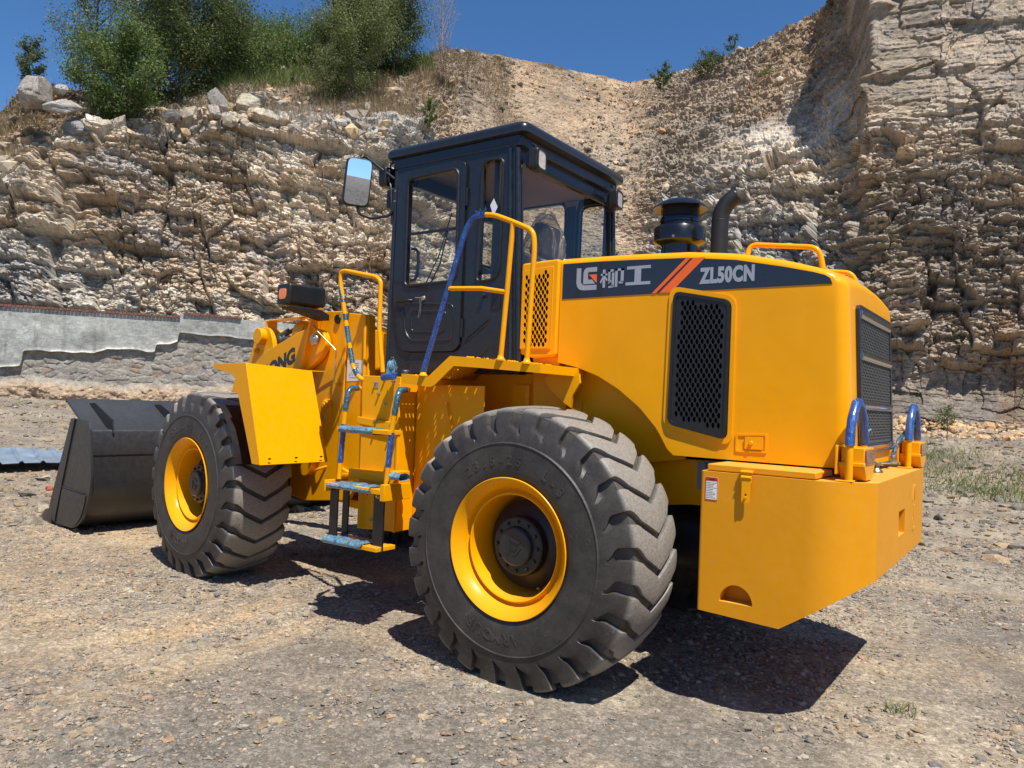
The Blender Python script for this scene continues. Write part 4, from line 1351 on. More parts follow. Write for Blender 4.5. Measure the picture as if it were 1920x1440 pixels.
# ---------------------------------------------------------------- wheels
def tyre_geo():
    half = [(.262, .375), (.285, .395), (.300, .43), (.306, .48), (.306, .535), (.304, .588), (.309, .594), (.301, .602), (.297, .635), (.290, .67), (.281, .70), (.274, .730), (.268, .756), (.262, .778), (.250, .792),
            (.225, .799), (.19, .803), (.15, .806), (.10, .809), (.05, .811), (0, .812)]
    prof = [(o, r) for o, r in half] + [(-o, r) for o, r in reversed(half[:-1])]
    # densify
    P = []
    for i in range(len(prof) - 1):
        for k in range(2):
            t = k / 2; P.append((prof[i][0] * (1 - t) + prof[i + 1][0] * t, prof[i][1] * (1 - t) + prof[i + 1][1] * t))
    P.append(prof[-1]); P = np.array(P); m = len(P)
    dP = np.gradient(P, axis=0); nrm = np.stack([-dP[:, 1], dP[:, 0]], 1); nrm /= np.linalg.norm(nrm, axis=1, keepdims=True)
    nrm *= np.sign(np.sum(nrm * (P - np.array((0, .55))), 1))[:, None]
    N = 26
    o, r = P[:, 0], P[:, 1]
    t = np.clip(o / .25, -1, 1)
    at = np.abs(t)
    shift = .52 * (1 - np.clip(at / .78, 0, 1))
    gap = .23 + .17 * sstep(.6, 1.0, at)
    # the groove narrows to a rounded end low on the shoulder
    end = sstep(.645, .70, r)
    gap = gap * (.35 + .65 * end)
    depth = .033 * sstep(.640, .685, r) * (1 - .12 * (at < .2))
    # alternate long and short shoulder grooves
    fr = []
    for k in (0.0, .12, .3, .5, .7, .88, 1.0): fr.append((k, 0, 0))          # lug top
    for k in (.10, .32, .5, .68, .90): fr.append((k, 1, 1))                  # groove floor
    nf = len(fr)
    V = np.zeros((N * nf, m, 3)); W = np.zeros((N * nf, m))
    c = 0
    rs = np.random.default_rng(4)
    for j in range(N):
        for (k, kind, dn) in fr:
            ph = (k * (1 - gap)) if kind == 0 else (1 - gap) + gap * k
            th = (j + ph + shift - .5 * gap) * 2 * PI / N
            dd = -depth * dn
            # slightly domed lug
            if kind == 0: dd = dd - .0035 * (2 * k - 1) ** 4 * end
            oo = o + nrm[:, 0] * dd; rr = r + nrm[:, 1] * dd
            V[c, :, 0] = rr * np.cos(th); V[c, :, 2] = rr * np.sin(th); V[c, :, 1] = oo
            W[c] = (sstep(.765, .80, r) * (1 - dn) * .85) + .05 * sstep(.70, .77, r) + .12 * dn * sstep(.7, .78, r)
            c += 1
    I = np.arange(N * nf * m).reshape(N * nf, m); I = np.concatenate([I, I[:1]])
    Fq = np.stack([I[:-1, :-1], I[:-1, 1:], I[1:, 1:], I[1:, :-1]], -1).reshape(-1, 4)
    V = V.reshape(-1, 3); W = W.ravel()
    # flatten at the ground
    bulge = V[:, 2] < -.70
    V[:, 2] = np.maximum(V[:, 2], -.776 + .02 * (V[:, 2] + .776) * 0)
    fl = np.clip((-.6 - V[:, 2]) / .18, 0, 1)
    V[:, 1] *= 1 + .035 * fl
    return V, Fq, W

def wall_text(s, rad, ang, size, side, y):
    """raised letters following the sidewall; ang = angle of the text middle (deg, seen from outside)"""
    out = G()
    adv = size * .78 / rad
    n = len(s)
    for i, ch in enumerate(s):
        if ch == ' ': continue
        g, a0, a1 = text_geo(ch, size, .0035, .0015)
        mid = (a0 + a1) / 2
        th = math.radians(ang) - (i - (n - 1) / 2) * adv
        for k, (x, yy, z) in enumerate(g.v):
            x -= mid
            r = rad + yy; tt = th - x / rad
            # viewed from +y the +x axis runs to the left
            g.v[k] = (-r * math.cos(tt) * side, (y + z) * side, r * math.sin(tt))
        out.join(g)
    return out

def make_wheel():
    TV, TF, TW = tyre_geo()
    rim = lathe([(.394, .292), (.402, .300), (.398, .306), (.388, .300), (.372, .282), (.348, .258), (.338, .238), (.334, .220), (.322, .212), (.314, .226), (.306, .236), (.299, .232), (.296, .215), (.293, .10),
                 (.282, .02), (.272, -.02), (.215, -.045), (.15, -.05), (.001, -.05)], 96, 'y')
    rim2 = lathe([(.394, .292), (.380, .27), (.365, .24), (.36, .0), (.365, -.24), (.385, -.29), (.34, -.29), (.30, -.2), (.29, -.06), (.272, -.05)], 64, 'y')
    rim.join(rim2)
    w = build('wheel', rim, M_yel, LD, smooth=50)
    V = TV.tolist()
    txt = G()
    txt.join(wall_text('23.5-25', .475, 103, .075, 1, .3055))
    txt.join(wall_text('L-3', .475, 52, .075, 1, .3055))
    txt.join(wall_text('ARMOUR', .475, 262, .082, 1, .3055))
    # emblem ring
    em = lathe([(.020, 0), (.020, .004), (.028, .004), (.028, 0)], 20, 'y')
    for i, p in enumerate(em.v): em.v[i] = (p[0] + .09, .3055 + p[1], p[2] - .50)
    txt.join(em)
    nv = len(TV); k4 = [tuple(int(a) for a in q) for q in TF]
    faces = k4 + [tuple(i + nv for i in q) for q in txt.f]
    me = bpy.data.meshes.new('tyre')
    me.from_pydata([tuple(p) for p in V] + txt.v, [], faces)
    a = me.color_attributes.new('Col', 'FLOAT_COLOR', 'POINT')
    c = np.zeros((nv + len(txt.v), 4), dtype=np.float32); c[:nv, :3] = TW[:, None]; c[:, 3] = 1; c[nv:, :3] = .04
    a.data.foreach_set('color', c.ravel())
    me.materials.append(M_rub)
    me.shade_smooth(); me.set_sharp_from_angle(angle=math.radians(38))
    t = bpy.data.objects.new('tyre', me); COL.objects.link(t); t.parent = w
    hub = lathe([(.001, .195), (.098, .195), (.107, .188), (.109, .170), (.113, .165), (.156, .162), (.164, .154), (.167, .10), (.176, .09), (.236, .075), (.250, .06), (.252, -.045)], 64, 'y')
    for k in range(12):
        a = 2 * PI * k / 12
        b = bolt((0, 0, 0), .011, .012, 'y')
        hub.join(b.map(lambda p: (p[0] + .136 * math.cos(a), p[1] + .163, p[2] + .136 * math.sin(a))))
    # cast emblem in the middle of the cap
    for q in ([(-.045, .03), (.03, .05), (.036, .035), (-.03, .016)], [(.03, .05), (.044, .048), (.04, -.045), (.026, -.045)], [(-.05, -.005), (-.036, -.01), (.0, -.04), (-.012, -.05)], [(-.02, -.01), (.012, .0), (.012, -.012), (-.012, -.022)]):
        hub.join(plate(q, .194, .199, 'y'))
    hub.map(lambda p: (p[0] * 1.03, p[1] + .022, p[2] * 1.03))
    build('hub', hub, M_hub, w, smooth=35)
    bl = G()
    for k in range(10):
        a = 2 * PI * k / 10 + .2
        bl.join(lathe([(.001, .03), (.013, .03), (.016, .022), (.016, 0), (.026, 0), (.026, -.005)], 8, 'y', (0, 0, 0)).map(lambda p: (p[0] + .269 * math.cos(a), p[1] - .030, p[2] + .269 * math.sin(a))))
    for q_ in pieces(bl): build('wheel_nut', q_, M_steel, w, smooth=35)
    return w
w0 = make_wheel()
w0.location = (0, 1.118, .775)
def place_wheel(x, y, rz, spin):
    w = copy_tree(w0, LD)
    w.rotation_mode = 'ZYX' if False else 'XYZ'
    w.matrix_local = Matrix.Translation((x, y, .775)) @ Matrix.Rotation(rz, 4, 'Z')
    return w
place_wheel(0, -1.118, PI, 0)
fx, fy, _ = F((3.43, 1.118, 0)); place_wheel(fx, fy, ART, 0)
fx, fy, _ = F((3.43, -1.118, 0)); place_wheel(fx, fy, PI + ART, 0)

# ---------------------------------------------------------------- axles and frames
ax = G()
ax.join(tube([(0, -1.08, .775), (0, -.45, .775), (0, -.2, .775), (0, .2, .775), (0, .45, .775), (0, 1.08, .775)], .17, 20, radf=lambda t: 1.0 + .9 * math.exp(-((t - .5) / .12) ** 2)))
ax.join(lathe([(.001, .32), (.13, .32), (.20, .2), (.30, 0), (.2, -.2), (.1, -.3), (.001, -.3)], 24, 'x', (0, 0, .775)))
part('axle', ax, M_matt)
ax2 = G().join(ax); ax2.map(lambda p: F((p[0] + 3.43, p[1], p[2])))
part('axle', ax2, M_matt)
fr = G()
for s in (1, -1):
    fr.join(plate([(-1.2, 1.30), (1.5, 1.30), (1.75, 1.1), (1.72, .62), (1.45, .60), (.9, .72), (.4, 1.0), (-.5, 1.0), (-.85, 1.04), (-1.2, 1.02)], s * .48, s * .52, 'y'))
fr.join(box(-1.2, 1.5, -.475, .475, 1.02, 1.05))
fr.join(box(.7, .74, -.475, .475, .7, 1.3)); fr.join(box(-1.19, -1.0, -.6, .6, .62, .95))
fr.join(box(1.60, 1.80, -.3, .3, .52, .60)); fr.join(box(1.60, 1.80, -.3, .3, 1.05, 1.12))
fr.join(lathe([(.09, -.1), (.09, .75)], 20, 'z', (1.68, 0, .5)))
part('rear_frame', fr, M_yel, bevel=.006)
eng = G()
eng.join(box(-1.15, .35, -.38, .38, 1.06, 1.75)); eng.join(box(.35, 1.2, -.3, .3, .75, 1.3))
eng.join(tube([(-.5, 0, .78), (1.66, 0, .72)], .06, 12)); eng.join(tube([(1.66, 0, .72), (3.2, -.18, .75)], .06, 12))
for i in range(5):
    y = -.25 + .12 * i
    eng.join(tube([(1.15, y, 1.0), (1.45, y, .78 + .04 * i), (1.9, y * .9, .8), (2.35, y, 1.0)], .018, 8, fil=.2))
part('drivetrain', eng, M_void)
ubt = G(); ubt.join(lathe([(.001, -.25), (.17, -.25), (.19, -.2), (.19, .2), (.17, .25), (.001, .25)], 24, 'x', (-.78, .32, .78)))
part('air_tank', ubt, M_matt)
dk = part('lifting_point_label', plate([(-.905, 1.135), (-.755, 1.13), (-.755, 1.30), (-.905, 1.30)], .521, .523, 'y').map(lambda p: (p[0] - .0, p[1] + .0, p[2] - .005)), M_grey)
gk = G()
gk.join(lathe([(.022, 0), (.022, .002), (.027, .002), (.027, 0)], 20, 'y', (-.83, .524, 1.22)))
gk.join(plate([(-.822, 1.205), (-.838, 1.205), (-.838, 1.222), (-.846, 1.222), (-.83, 1.237), (-.814, 1.222), (-.822, 1.222)], .524, .526, 'y'))
gk.join(box(-.86, -.80, .524, .526, 1.283, 1.287)); gk.join(box(-.852, -.847, .524, .526, 1.262, 1.283)); gk.join(box(-.813, -.808, .524, .526, 1.262, 1.283)); gk.join(box(-.85, -.81, .524, .526, 1.257, 1.262))
part('label_symbols', gk, M_ink, dk)
hk = tube([(-.83, .526, 1.20), (-.83, .526, 1.175), (-.815, .526, 1.165), (-.818, .526, 1.145), (-.838, .526, 1.142), (-.848, .526, 1.158)], .005, 6, fil=.01)
part('hook_symbol', hk, M_teal, dk)

# ---------------------------------------------------------------- hood
HT = ([-1.66, -1.60, -1.565, -1.52, -1.47, -1.27, -1.0, -.71, -.32, .175], [2.30, 2.335, 2.352, 2.372, 2.392, 2.452, 2.510, 2.542, 2.558, 2.566])
HB = ([-1.7, -.66, -.62, -.55, -.43, -.28, -.13, .03, .175], [1.325, 1.325, 1.36, 1.475, 1.60, 1.71, 1.79, 1.845, 1.875])
def zt(x): return float(np.interp(x, *HT))
def zb(x): return float(np.interp(x, *HB))
HX1, HY = -1.605, .668
def hood():
    xs = list(np.linspace(.175, -.6, 26)) + list(np.linspace(-.62, -.70, 5)) + list(np.linspace(-.8, HX1 + .075, 14))
    R = .045
    rows = []
    def section(x, ins, zb_, zt_):
        y0 = HY - ins; top = zt_ - ins * .9; R_ = max(.004, R)
        pts = [(y0 - .05, zb_), (y0, zb_), (y0, zb_ + .02)]
        for k in range(1, 8): pts.append((y0, zb_ + .02 + (top - R_ - zb_ - .02) * k / 7))
        for k in range(1, 7):
            a = k / 6 * PI / 2; pts.append((y0 - R_ + R_ * math.cos(a), top - R_ + R_ * math.sin(a)))
        for k in range(1, 6): 
            t = k / 5; pts.append(((y0 - R_) * (1 - t), top + .035 * (1 - (1 - t) ** 2)))
        return [(x, y, z) for y, z in pts] + [(x, -y, z) for y, z in reversed(pts[:-1])]
    for x in xs: rows.append(section(x, 0, zb(x), zt(x)))
    re = .07
    for k in range(1, 8):
        a = k / 7 * PI / 2
        rows.append(section(HX1 + .075 - re * math.sin(a), re * (1 - math.cos(a)), zb(-1.0), zt(HX1 + .03)))
    def lean(p):
        w = min(1, max(0, (-.9 - p[0]) / .6))
        return (p[0] - w * (2.3 - p[2]) * .045, p[1], p[2])
    g = G(); n = len(rows[0])
    v = [lean(p) for r in rows for p in r]
    f = []
    for i in range(len(rows) - 1):
        for k in range(n - 1):
            f.append((i * n + k, (i + 1) * n + k, (i + 1) * n + k + 1, i * n + k + 1))
    last = (len(rows) - 1) * n
    h = n // 2
    for k in range(1, h - 1):      # rear cap as strips left-right
        f.append((last + k, last + n - 1 - k, last + n - 2 - k, last + k + 1))
    f.append(tuple(range(n)))
    g.add(v, f)
    return g
HOOD = part('engine_hood', hood(), M_yel, smooth=32)
# wheel arch panel behind the hood edge
wa = G()
for s in (1, -1):
    wa.join(plate([(.172, 1.0), (.172, 1.95), (-.70, 1.95), (-.70, 1.30), (-.3, 1.24), (0, 1.1)], s * .565, s * .585, 'y'))
part('wheel_arch_panel', wa, M_yel)
# raised swage round the side vent
VENT = [(-.985, 1.438), (-.985, 2.232), (-.635, 2.302), (-.622, 1.512)]      # clockwise in (x,z)?
vc = [(-.622, 1.512), (-.635, 2.302), (-.985, 2.232), (-.985, 1.438)]
sw = rpoly(inset_ccw(vc, -.030), .07, 8); sw_in = rpoly(inset_ccw(vc, -.004), .05, 8)
ring = plate(sw, HY - .01, HY + .010, 'y', [sw_in])
o = part('vent_surround', ring, M_yel, HOOD, bevel=.008, segs=3)
vb = rpoly(inset_ccw(vc, .0), .05, 8)
back = plate(vb, HY - .008, HY + .0025, 'y')
SV = part('side_vent', plate(rpoly(vc, .05, 8), HY - .01, HY + .022, 'y', [rpoly(inset_ccw(vc, .018), .035, 8)]), M_black, HOOD, bevel=.006, segs=3)
hp = honeycomb(inset_ccw(vc, .016),   .0325, .0285, .80, lambda a, b, d: (a, HY + .016 - d, b), .010, .030)
part('vent_mesh', hp, M_black, HOOD)
part('vent_backing', back, M_void, HOOD)
# decal band
dtop = [(.158, 2.525), (-.10, 2.523), (-.32, 2.516), (-.71, 2.500), (-1.0, 2.466), (-1.27, 2.408), (-1.43, 2.368), (-1.49, 2.348), (-1.515, 2.330), (-1.527, 2.30)]
dec = dtop + [(-1.0, 2.300), (-.63, 2.298), (.158, 2.292)]
DB = part('decal_band', plate(dec, HY + .0005, HY + .0030, 'y'), M_navy, HOOD)
YD = HY + .0032
def stripe(xt, zt_, xb, zb_, w, mat, nm):
    return part(nm, plate([(xt, zt_), (xt - w, zt_ - .002), (xb - w, zb_), (xb, zb_)], YD, YD + .0015, 'y'), mat, HOOD)
stripe(-.700, 2.499, -.485, 2.2985, .028, M_orange, 'orange_stripe')
stripe(-.745, 2.497, -.535, 2.2985, .075, M_orange, 'orange_stripe')
def side_text(s, x0, z0, h, wscale, bold, mat, nm):
    g, a0, a1 = text_geo(s, h, .0008, bold, 1.09)
    g.map(lambda p: (x0 - (p[0] - a0) * wscale, YD + .001 + p[2] , z0 + p[1]))
    return part(nm, g, mat, HOOD), (a1 - a0) * wscale
side_text('ZL50CN', -.787, 2.345, .120, .69, .0065, M_silver, 'model_lettering')
# emblem and the two characters, drawn in a local box (0..w, 0..1) left to right as seen
def strokes(polys, x0, z0, w, h, mat, nm, skew=0.0):
    g = G()
    for q in polys:
        g.join(plate([(x0 - a * w, z0 + b * h) for a, b in q], YD, YD + .0014, 'y'))
    return part(nm, g, mat, HOOD)
strokes([[(0, 1), (.22, 1), (.22, .38), (.27, .28), (.38, .22), (1, .22), (1, 0), (.36, 0), (.16, .05), (.05, .16), (0, .34)],
         [(.36, .86), (.42, .96), (.52, 1.0), (1, 1.0), (1, .80), (.60, .80), (.56, .76), (.56, .52), (.60, .46), (.78, .46), (.92, .27), (.34, .27), (.34, .76)]],
        .052, 2.342, .150, .146, M_silver, 'emblem')
strokes([[(.62, .68), (1, .68), (1, .30)]], .052, 2.342, .150, .146, M_orange, 'emblem_corner')
strokes([[(.02, .78), (.30, .78), (.30, .66), (.02, .66)], [(.10, 1), (.21, 1), (.21, 0), (.10, 0)], [(.10, .62), (.10, .45), (.02, .22), (-.02, .34)], [(.21, .62), (.21, .48), (.29, .34), (.31, .46)],
         [(.34, .98), (.56, .98), (.56, .86), (.34, .86)], [(.34, .98), (.43, .98), (.43, .35), (.34, .22)], [(.34, .30), (.34, .18), (.48, .30), (.48, .42)], [(.50, .80), (.60, .80), (.60, .10), (.50, .02)], [(.36, .06), (.36, -.04), (.60, .0), (.60, .12)],
         [(.64, 1), (.74, 1), (.74, 0), (.64, 0)], [(.64, 1), (1, 1), (1, .88), (.64, .88)], [(.88, 1), (1, 1), (1, .26), (.88, .26)], [(.80, .30), (1, .30), (.97, .18), (.80, .18)]],
        -.125, 2.352, .165, .115, M_silver, 'hood_character')
strokes([[(0.04, 1), (1, 1), (1, .84), (0.04, .84)], [(.36, .84), (.62, .84), (.62, .16), (.36, .16)], [(0, .16), (1, .16), (1, 0), (0, 0)]],
        -.305, 2.357, .168, .118, M_silver, 'hood_character')
# fuel door
fd = G(); fo = [(-1.212, 1.375), (-1.212, 1.485), (-1.035, 1.475), (-1.035, 1.373)]
fd.join(plate(rpoly(fo, .01), HY - .002, HY + .006, 'y', [rpoly([(-1.200, 1.387), (-1.200, 1.473), (-1.047, 1.464), (-1.047, 1.385)], .006)]))
fd.join(plate(rpoly([(-1.190, 1.395), (-1.190, 1.466), (-1.09, 1.462), (-1.09, 1.392)], .006), HY - .002, HY + .010, 'y'))
fd.join(lathe([(.001, .018), (.010, .018), (.013, .008)], 16, 'y', (-1.125, HY + .003, 1.428)))
part('latch_cover', fd, M_yel, HOOD, bevel=.002)
# rear grille
def rx(z): return HX1 + .003 - (2.3 - z) * .045
GR = [(-.47, 1.41), (.47, 1.41), (.47, 2.20), (-.47, 2.20)]
def RP(a, b, d): return (rx(b) - .014 + d, a, b)
rg = G()
fo = rpoly(inset_ccw(GR, -.012), .05, 6); fi = rpoly(inset_ccw(GR, .03), .03, 6)
fg = plate(fo, 0, .02, 'x', [fi]).map(lambda p: (rx(p[2]) - p[0], p[1], p[2]))
RG = part('rear_grille', fg, M_dark, bevel=.005)
part('grille_mesh', honeycomb(inset_ccw(GR, .024), .044, .017, .84, RP, .006, .02), simple('grille_mesh_grey', (.075, .075, .07), .4, metal=.3), RG)
for zz in (2.165, 1.935, 1.66, 1.43):
    b = G().join(tube([(0, -.44, 0), (0, -.40, 0), (0, .40, 0), (0, .44, 0)], .024, 12)).map(lambda p: (rx(zz) - .016 + p[0] * .55, p[1], zz + p[2]))
    part('grille_bar', b, M_chrome, RG)
gb = plate([(-.46, 1.42), (.46, 1.42), (.46, 2.19), (-.46, 2.19)], 0, .002, 'x').map(lambda p: (rx(p[2]) - .001 - p[0], p[1], p[2]))
part('grille_backing', gb, M_void, RG)
# hood rails
part('hood_rail', tube([(-.995, .47, 2.50), (-1.005, .45, 2.595), (-1.40, .45, 2.545), (-1.425, .45, 2.42)], .015, 14, fil=.06), M_yel)
part('hood_rail', tube([(-.995, -.47, 2.50), (-1.005, -.45, 2.595), (-1.40, -.45, 2.545), (-1.425, -.45, 2.42)], .015, 14, fil=.06), M_yel)

# precleaner and exhaust
PC = (-.49, .30)
pb = lathe([(0.1166, 2.50), (0.1166, 2.655), (0.1243, 2.66), (0.1610, 2.675), (0.1665, 2.68), (0.1665, 2.765), (0.1576, 2.775), (0.1310, 2.785), (0.1288, 2.80), (0.1332, 2.803), (0.1332, 2.812), (0.1277, 2.815), (0.1277, 2.835), (0.1232, 2.84)], 56, 'z', (PC[0], PC[1], 0))
PRE = part('air_precleaner', pb, M_gloss, smooth=45)
sc = G()
nx_, nz_ = 84, 9
for i in range(nx_):
    for j in range(nz_):
        a = (i + .5 * (j % 2)) * 2 * PI / nx_; z = 2.84 + j * .0085; dz = .0042; da = PI / nx_
        # little solid bars between holes
        g = G(); rr = .1232
        def q(aa, zz): return (PC[0] + rr * math.cos(aa), PC[1] + rr * math.sin(aa), zz)
        sc.add([q(a - da, z - dz), q(a - da * .3, z - dz), q(a - da * .3, z + dz), q(a - da, z + dz)], [(0, 1, 2, 3)])
        sc.add([q(a - da * .3, z - dz), q(a + da, z - dz), q(a + da, z - dz * .35), q(a - da * .3, z - dz * .35)], [(0, 1, 2, 3)])
part('intake_screen', sc, M_matt, PRE)
part('intake_core', lathe([(0.1110, 2.83), (0.1110, 2.93)], 32, 'z', (PC[0], PC[1], 0)), M_void, PRE)
part('rain_cap', lathe([(0.1199, 2.918), (0.1665, 2.900), (0.1732, 2.898), (0.1754, 2.904), (0.1665, 2.912), (0.1388, 2.935), (0.0999, 2.952), (0.0555, 2.962), (0.0011, 2.965)], 56, 'z', (PC[0], PC[1], 0)), M_gloss, PRE, smooth=50)
part('clamp_bolt', bolt((PC[0] - .03, PC[1] + .165, 2.69), .006, .01), M_steel, PRE)
ex = tube([(-.79, .38, 2.48), (-.79, .38, 2.775), (-.797, .38, 2.83), (-.830, .37, 2.89), (-.880, .355, 2.925)], .052, 28, fil=.05, cap=False)
ex.join(tube([(-.79, .38, 2.48), (-.79, .38, 2.775), (-.797, .38, 2.83), (-.830, .37, 2.89), (-.880, .355, 2.925)], .047, 28, fil=.05, cap=False))
ex.join(lathe([(.052, 2.770), (.0535, 2.772), (.0535, 2.775), (.052, 2.777)], 28, 'z', (-.79, .38, 0)))
part('exhaust_pipe', ex, M_matt, smooth=50)

# ---------------------------------------------------------------- vent column between cab and hood
vcg = plate(rpoly([(.180, 1.915), (.180, 2.560), (.480, 2.548), (.485, 1.935), (.36, 1.90)], .025, 4), .10, .690, 'y')
vcg.join(plate([(.180, 1.15), (.180, 1.92), (.40, 1.92), (.36, 1.15)], .10, .640, 'y'))
vcg.join(mirror_g(vcg))
VC = part('vent_column', vcg, M_yel, bevel=.012, segs=3)
vp = [(.225, 1.965), (.462, 1.965), (.462, 2.488), (.225, 2.505)]
part('vent_frame', plate(rpoly(inset_ccw(vp, -.008), .015), .690, .695, 'y'), M_yel, VC, bevel=.003)
part('vent_backing', plate(inset_ccw(vp, .012), .6952, .6962, 'y'), M_void, VC)
part('vent_grille', honeycomb(vp, .034, .0268, .90, lambda a, b, d: (a, .7005 - d, b), .004, .026), M_yel, VC)
# short mudguard bracket behind the platform
mg = plate([(.20, 1.80), (-.02, 1.80), (-.03, 1.74), (.02, 1.66), (.03, 1.58), (.10, 1.62), (.20, 1.70), (.24, 1.76)], .70, .72, 'y')
mg.join(plate([(.24, 1.80), (.05, 1.80), (.02, 1.74), (.10, 1.66), (.12, 1.54), (.20, 1.5), (.24, 1.5)], .645, .655, 'y'))
part('platform_bracket', mg, M_yel)

# ---------------------------------------------------------------- counterweight
cwo = [(-.955, .97), (-1.62, .97), (-1.80, .80), (-1.80, -.80), (-1.62, -.97), (-.955, -.97)]
def cw():
    # plan outline with rounded corners, bottom rises to the rear
    pl = rpoly(cwo, [.02, .22, .03, .03, .22, .02], 10)
    g = G(); n = len(pl)
    def bot(x): return float(np.interp(x, [-1.83, -1.39, -.9], [.815, .515, .535]))
    # insert extra points along the sides so that the bottom kink is sharp
    q = []
    for i in range(n):
        a = pl[i]; b = pl[(i + 1) % n]
        q.append(a)
        if (a[0] - (-1.39)) * (b[0] - (-1.39)) < 0:
            t = (-1.39 - a[0]) / (b[0] - a[0]); q.append((-1.39, a[1] + (b[1] - a[1]) * t))
    n = len(q)
    v = [(x, y, bot(x)) for x, y in q] + [(x, y, 1.276) for x, y in q]
    f = [(i, (i + 1) % n, (i + 1) % n + n, i + n) for i in range(n)]
    f.append(tuple(range(n, 2 * n)))
    # underside: pair points left/right
    L = [i for i in range(n) if q[i][1] > 0]; Rr = [i for i in range(n) if q[i][1] <= 0]
    L.sort(key=lambda i: (-q[i][0], -q[i][1] if q[i][0] > -1 else 0)); Rr.sort(key=lambda i: (-q[i][0], q[i][1] if q[i][0] > -1 else 0))
    for k in range(min(len(L), len(Rr)) - 1):
        f.append((L[k], L[k + 1], Rr[k + 1], Rr[k]))
    g.add(v, f); return g
CW = part('counterweight', cw(), M_cw, smooth=40, bevel=.007, segs=2)
def cut(target, cg, name):
    me = bpy.data.meshes.new(name); me.from_pydata(cg.v, [], cg.f); me.update()
    import bmesh
    bm = bmesh.new(); bm.from_mesh(me); bmesh.ops.recalc_face_normals(bm, faces=bm.faces); bm.to_mesh(me); bm.free()
    c = bpy.data.objects.new(name, me); COL.objects.link(c)
    md = target.modifiers.new('cut', 'BOOLEAN'); md.operation = 'DIFFERENCE'; md.object = c; md.solver = 'EXACT'
    # apply so that the cutter need not stay in the scene
    dg = bpy.context.evaluated_depsgraph_get()
    bev = [m_ for m_ in target.modifiers if m_.type == 'BEVEL']
    for b in bev: b.show_viewport = False
    dg.update()
    nm = bpy.data.meshes.new_from_object(target.evaluated_get(dg))
    target.modifiers.remove(md)
    for b in bev: b.show_viewport = True
    old = target.data; target.data = nm
    bpy.data.objects.remove(c); bpy.data.meshes.remove(me)
    nm.shade_smooth(); nm.set_sharp_from_angle(angle=math.radians(40))
arch = [(-1.255, .575)] + [(-1.17 - .088 * math.cos(PI - a) * -1 if False else -1.167 + .088 * math.cos(a), .60 + .10 * math.sin(a)) for a in np.linspace(PI, 0, 18)] + [(-1.079, .60)]
arch = [(-1.167 + .088 * math.cos(a), .600 + .095 * math.sin(a)) for a in np.linspace(0, PI, 20)]
cut(CW, plate(arch, .87, 1.1, 'y'), 'c1')
cut(CW, plate([(.03, .935), (.17, .935), (.17, 1.075), (.03, 1.075)][::-1], -1.9, -1.60, 'x').map(lambda p: (p[0], p[1] * 1.5 - .10, p[2])), 'c2')
em = G()
for q in ([(-.33, 1.10), (-.35, 1.10), (-.38, 1.17), (-.40, 1.17), (-.41, 1.10), (-.43, 1.10), (-.43, 1.19), (-.36, 1.19)], [(-.38, 1.07), (-.41, 1.07), (-.41, .98), (-.38, .98)], [(-.34, .99), (-.36, .99), (-.36, .93), (-.43, .93), (-.43, .91), (-.34, .91)]):
    em.join(plate(q, -1.804, -1.798, 'x'))
part('cast_emblem', em, M_cw, CW, bevel=.002)
lid = box(-1.545, -.985, .62, .955, 1.280, 1.315)
BL = part('battery_lid', lid, M_cw, CW, bevel=.006)
hs_ = box(-1.235, -1.175, .93, .986, 1.288, 1.297); hs_.join(box(-1.235, -1.175, .980, .990, 1.235, 1.297))
lt_ = plate(rpoly([(-1.232, 1.13), (-1.232, 1.26), (-1.188, 1.26), (-1.188, 1.13)], .015), .992, .997, 'y', [rpoly([(-1.216, 1.147), (-1.216, 1.18), (-1.204, 1.18), (-1.204, 1.147)], .005)])
hs_.join(lt_); hs_.join(tube([(-1.236, .992, 1.262), (-1.184, .992, 1.262)], .010, 10)); hs_.join(tube([(-1.18, .99, 1.29), (-1.24, .99, 1.29)], .008, 8))
hs_.join(lathe([(.001, .012), (.006, .012), (.006, 0)], 8, 'y', (-1.21, .994, 1.16)))
part('lid_latch', hs_, M_yel, CW, bevel=.002)
wl = part('warning_label', plate(rpoly([(-1.052, 1.125), (-1.052, 1.245), (-.985, 1.245), (-.985, 1.125)], .004), .9705, .9725, 'y'), M_white, CW)
wr = plate(rpoly([(-1.052, 1.125), (-1.052, 1.245), (-.985, 1.245), (-.985, 1.125)], .004), .9726, .9730, 'y', [[(-1.049, 1.128), (-1.049, 1.225), (-.988, 1.225), (-.988, 1.128)]])
part('label_border', wr, M_red, CW)
wt = G()
for i in range(10):
    z = 1.217 - i * .0088
    for j in range(random.randint(5, 8)):
        a = -.991 - j * .0072; wt.join(box(a - random.uniform(.004, .0062), a, .9726, .9729, z - .0036, z))
wt.join(box(-1.035, -1.003, .9731, .9733, 1.230, 1.238))
part('label_text', wt, M_ink, CW)
part('tank_cap', lathe([(.001, .062), (.026, .062), (.028, .058), (.028, .045), (.018, .042), (.018, .028), (.022, .022), (.036, .010), (.038, 0)], 32, 'z', (-1.655, .03, 1.277)), M_brass, CW, smooth=40)
bn = G()
bn.join(tube([(-1.5, -.55, 1.277), (-1.5, -.55, 1.305)], .05, 16))
part('filler_neck', bn, M_yel, CW)

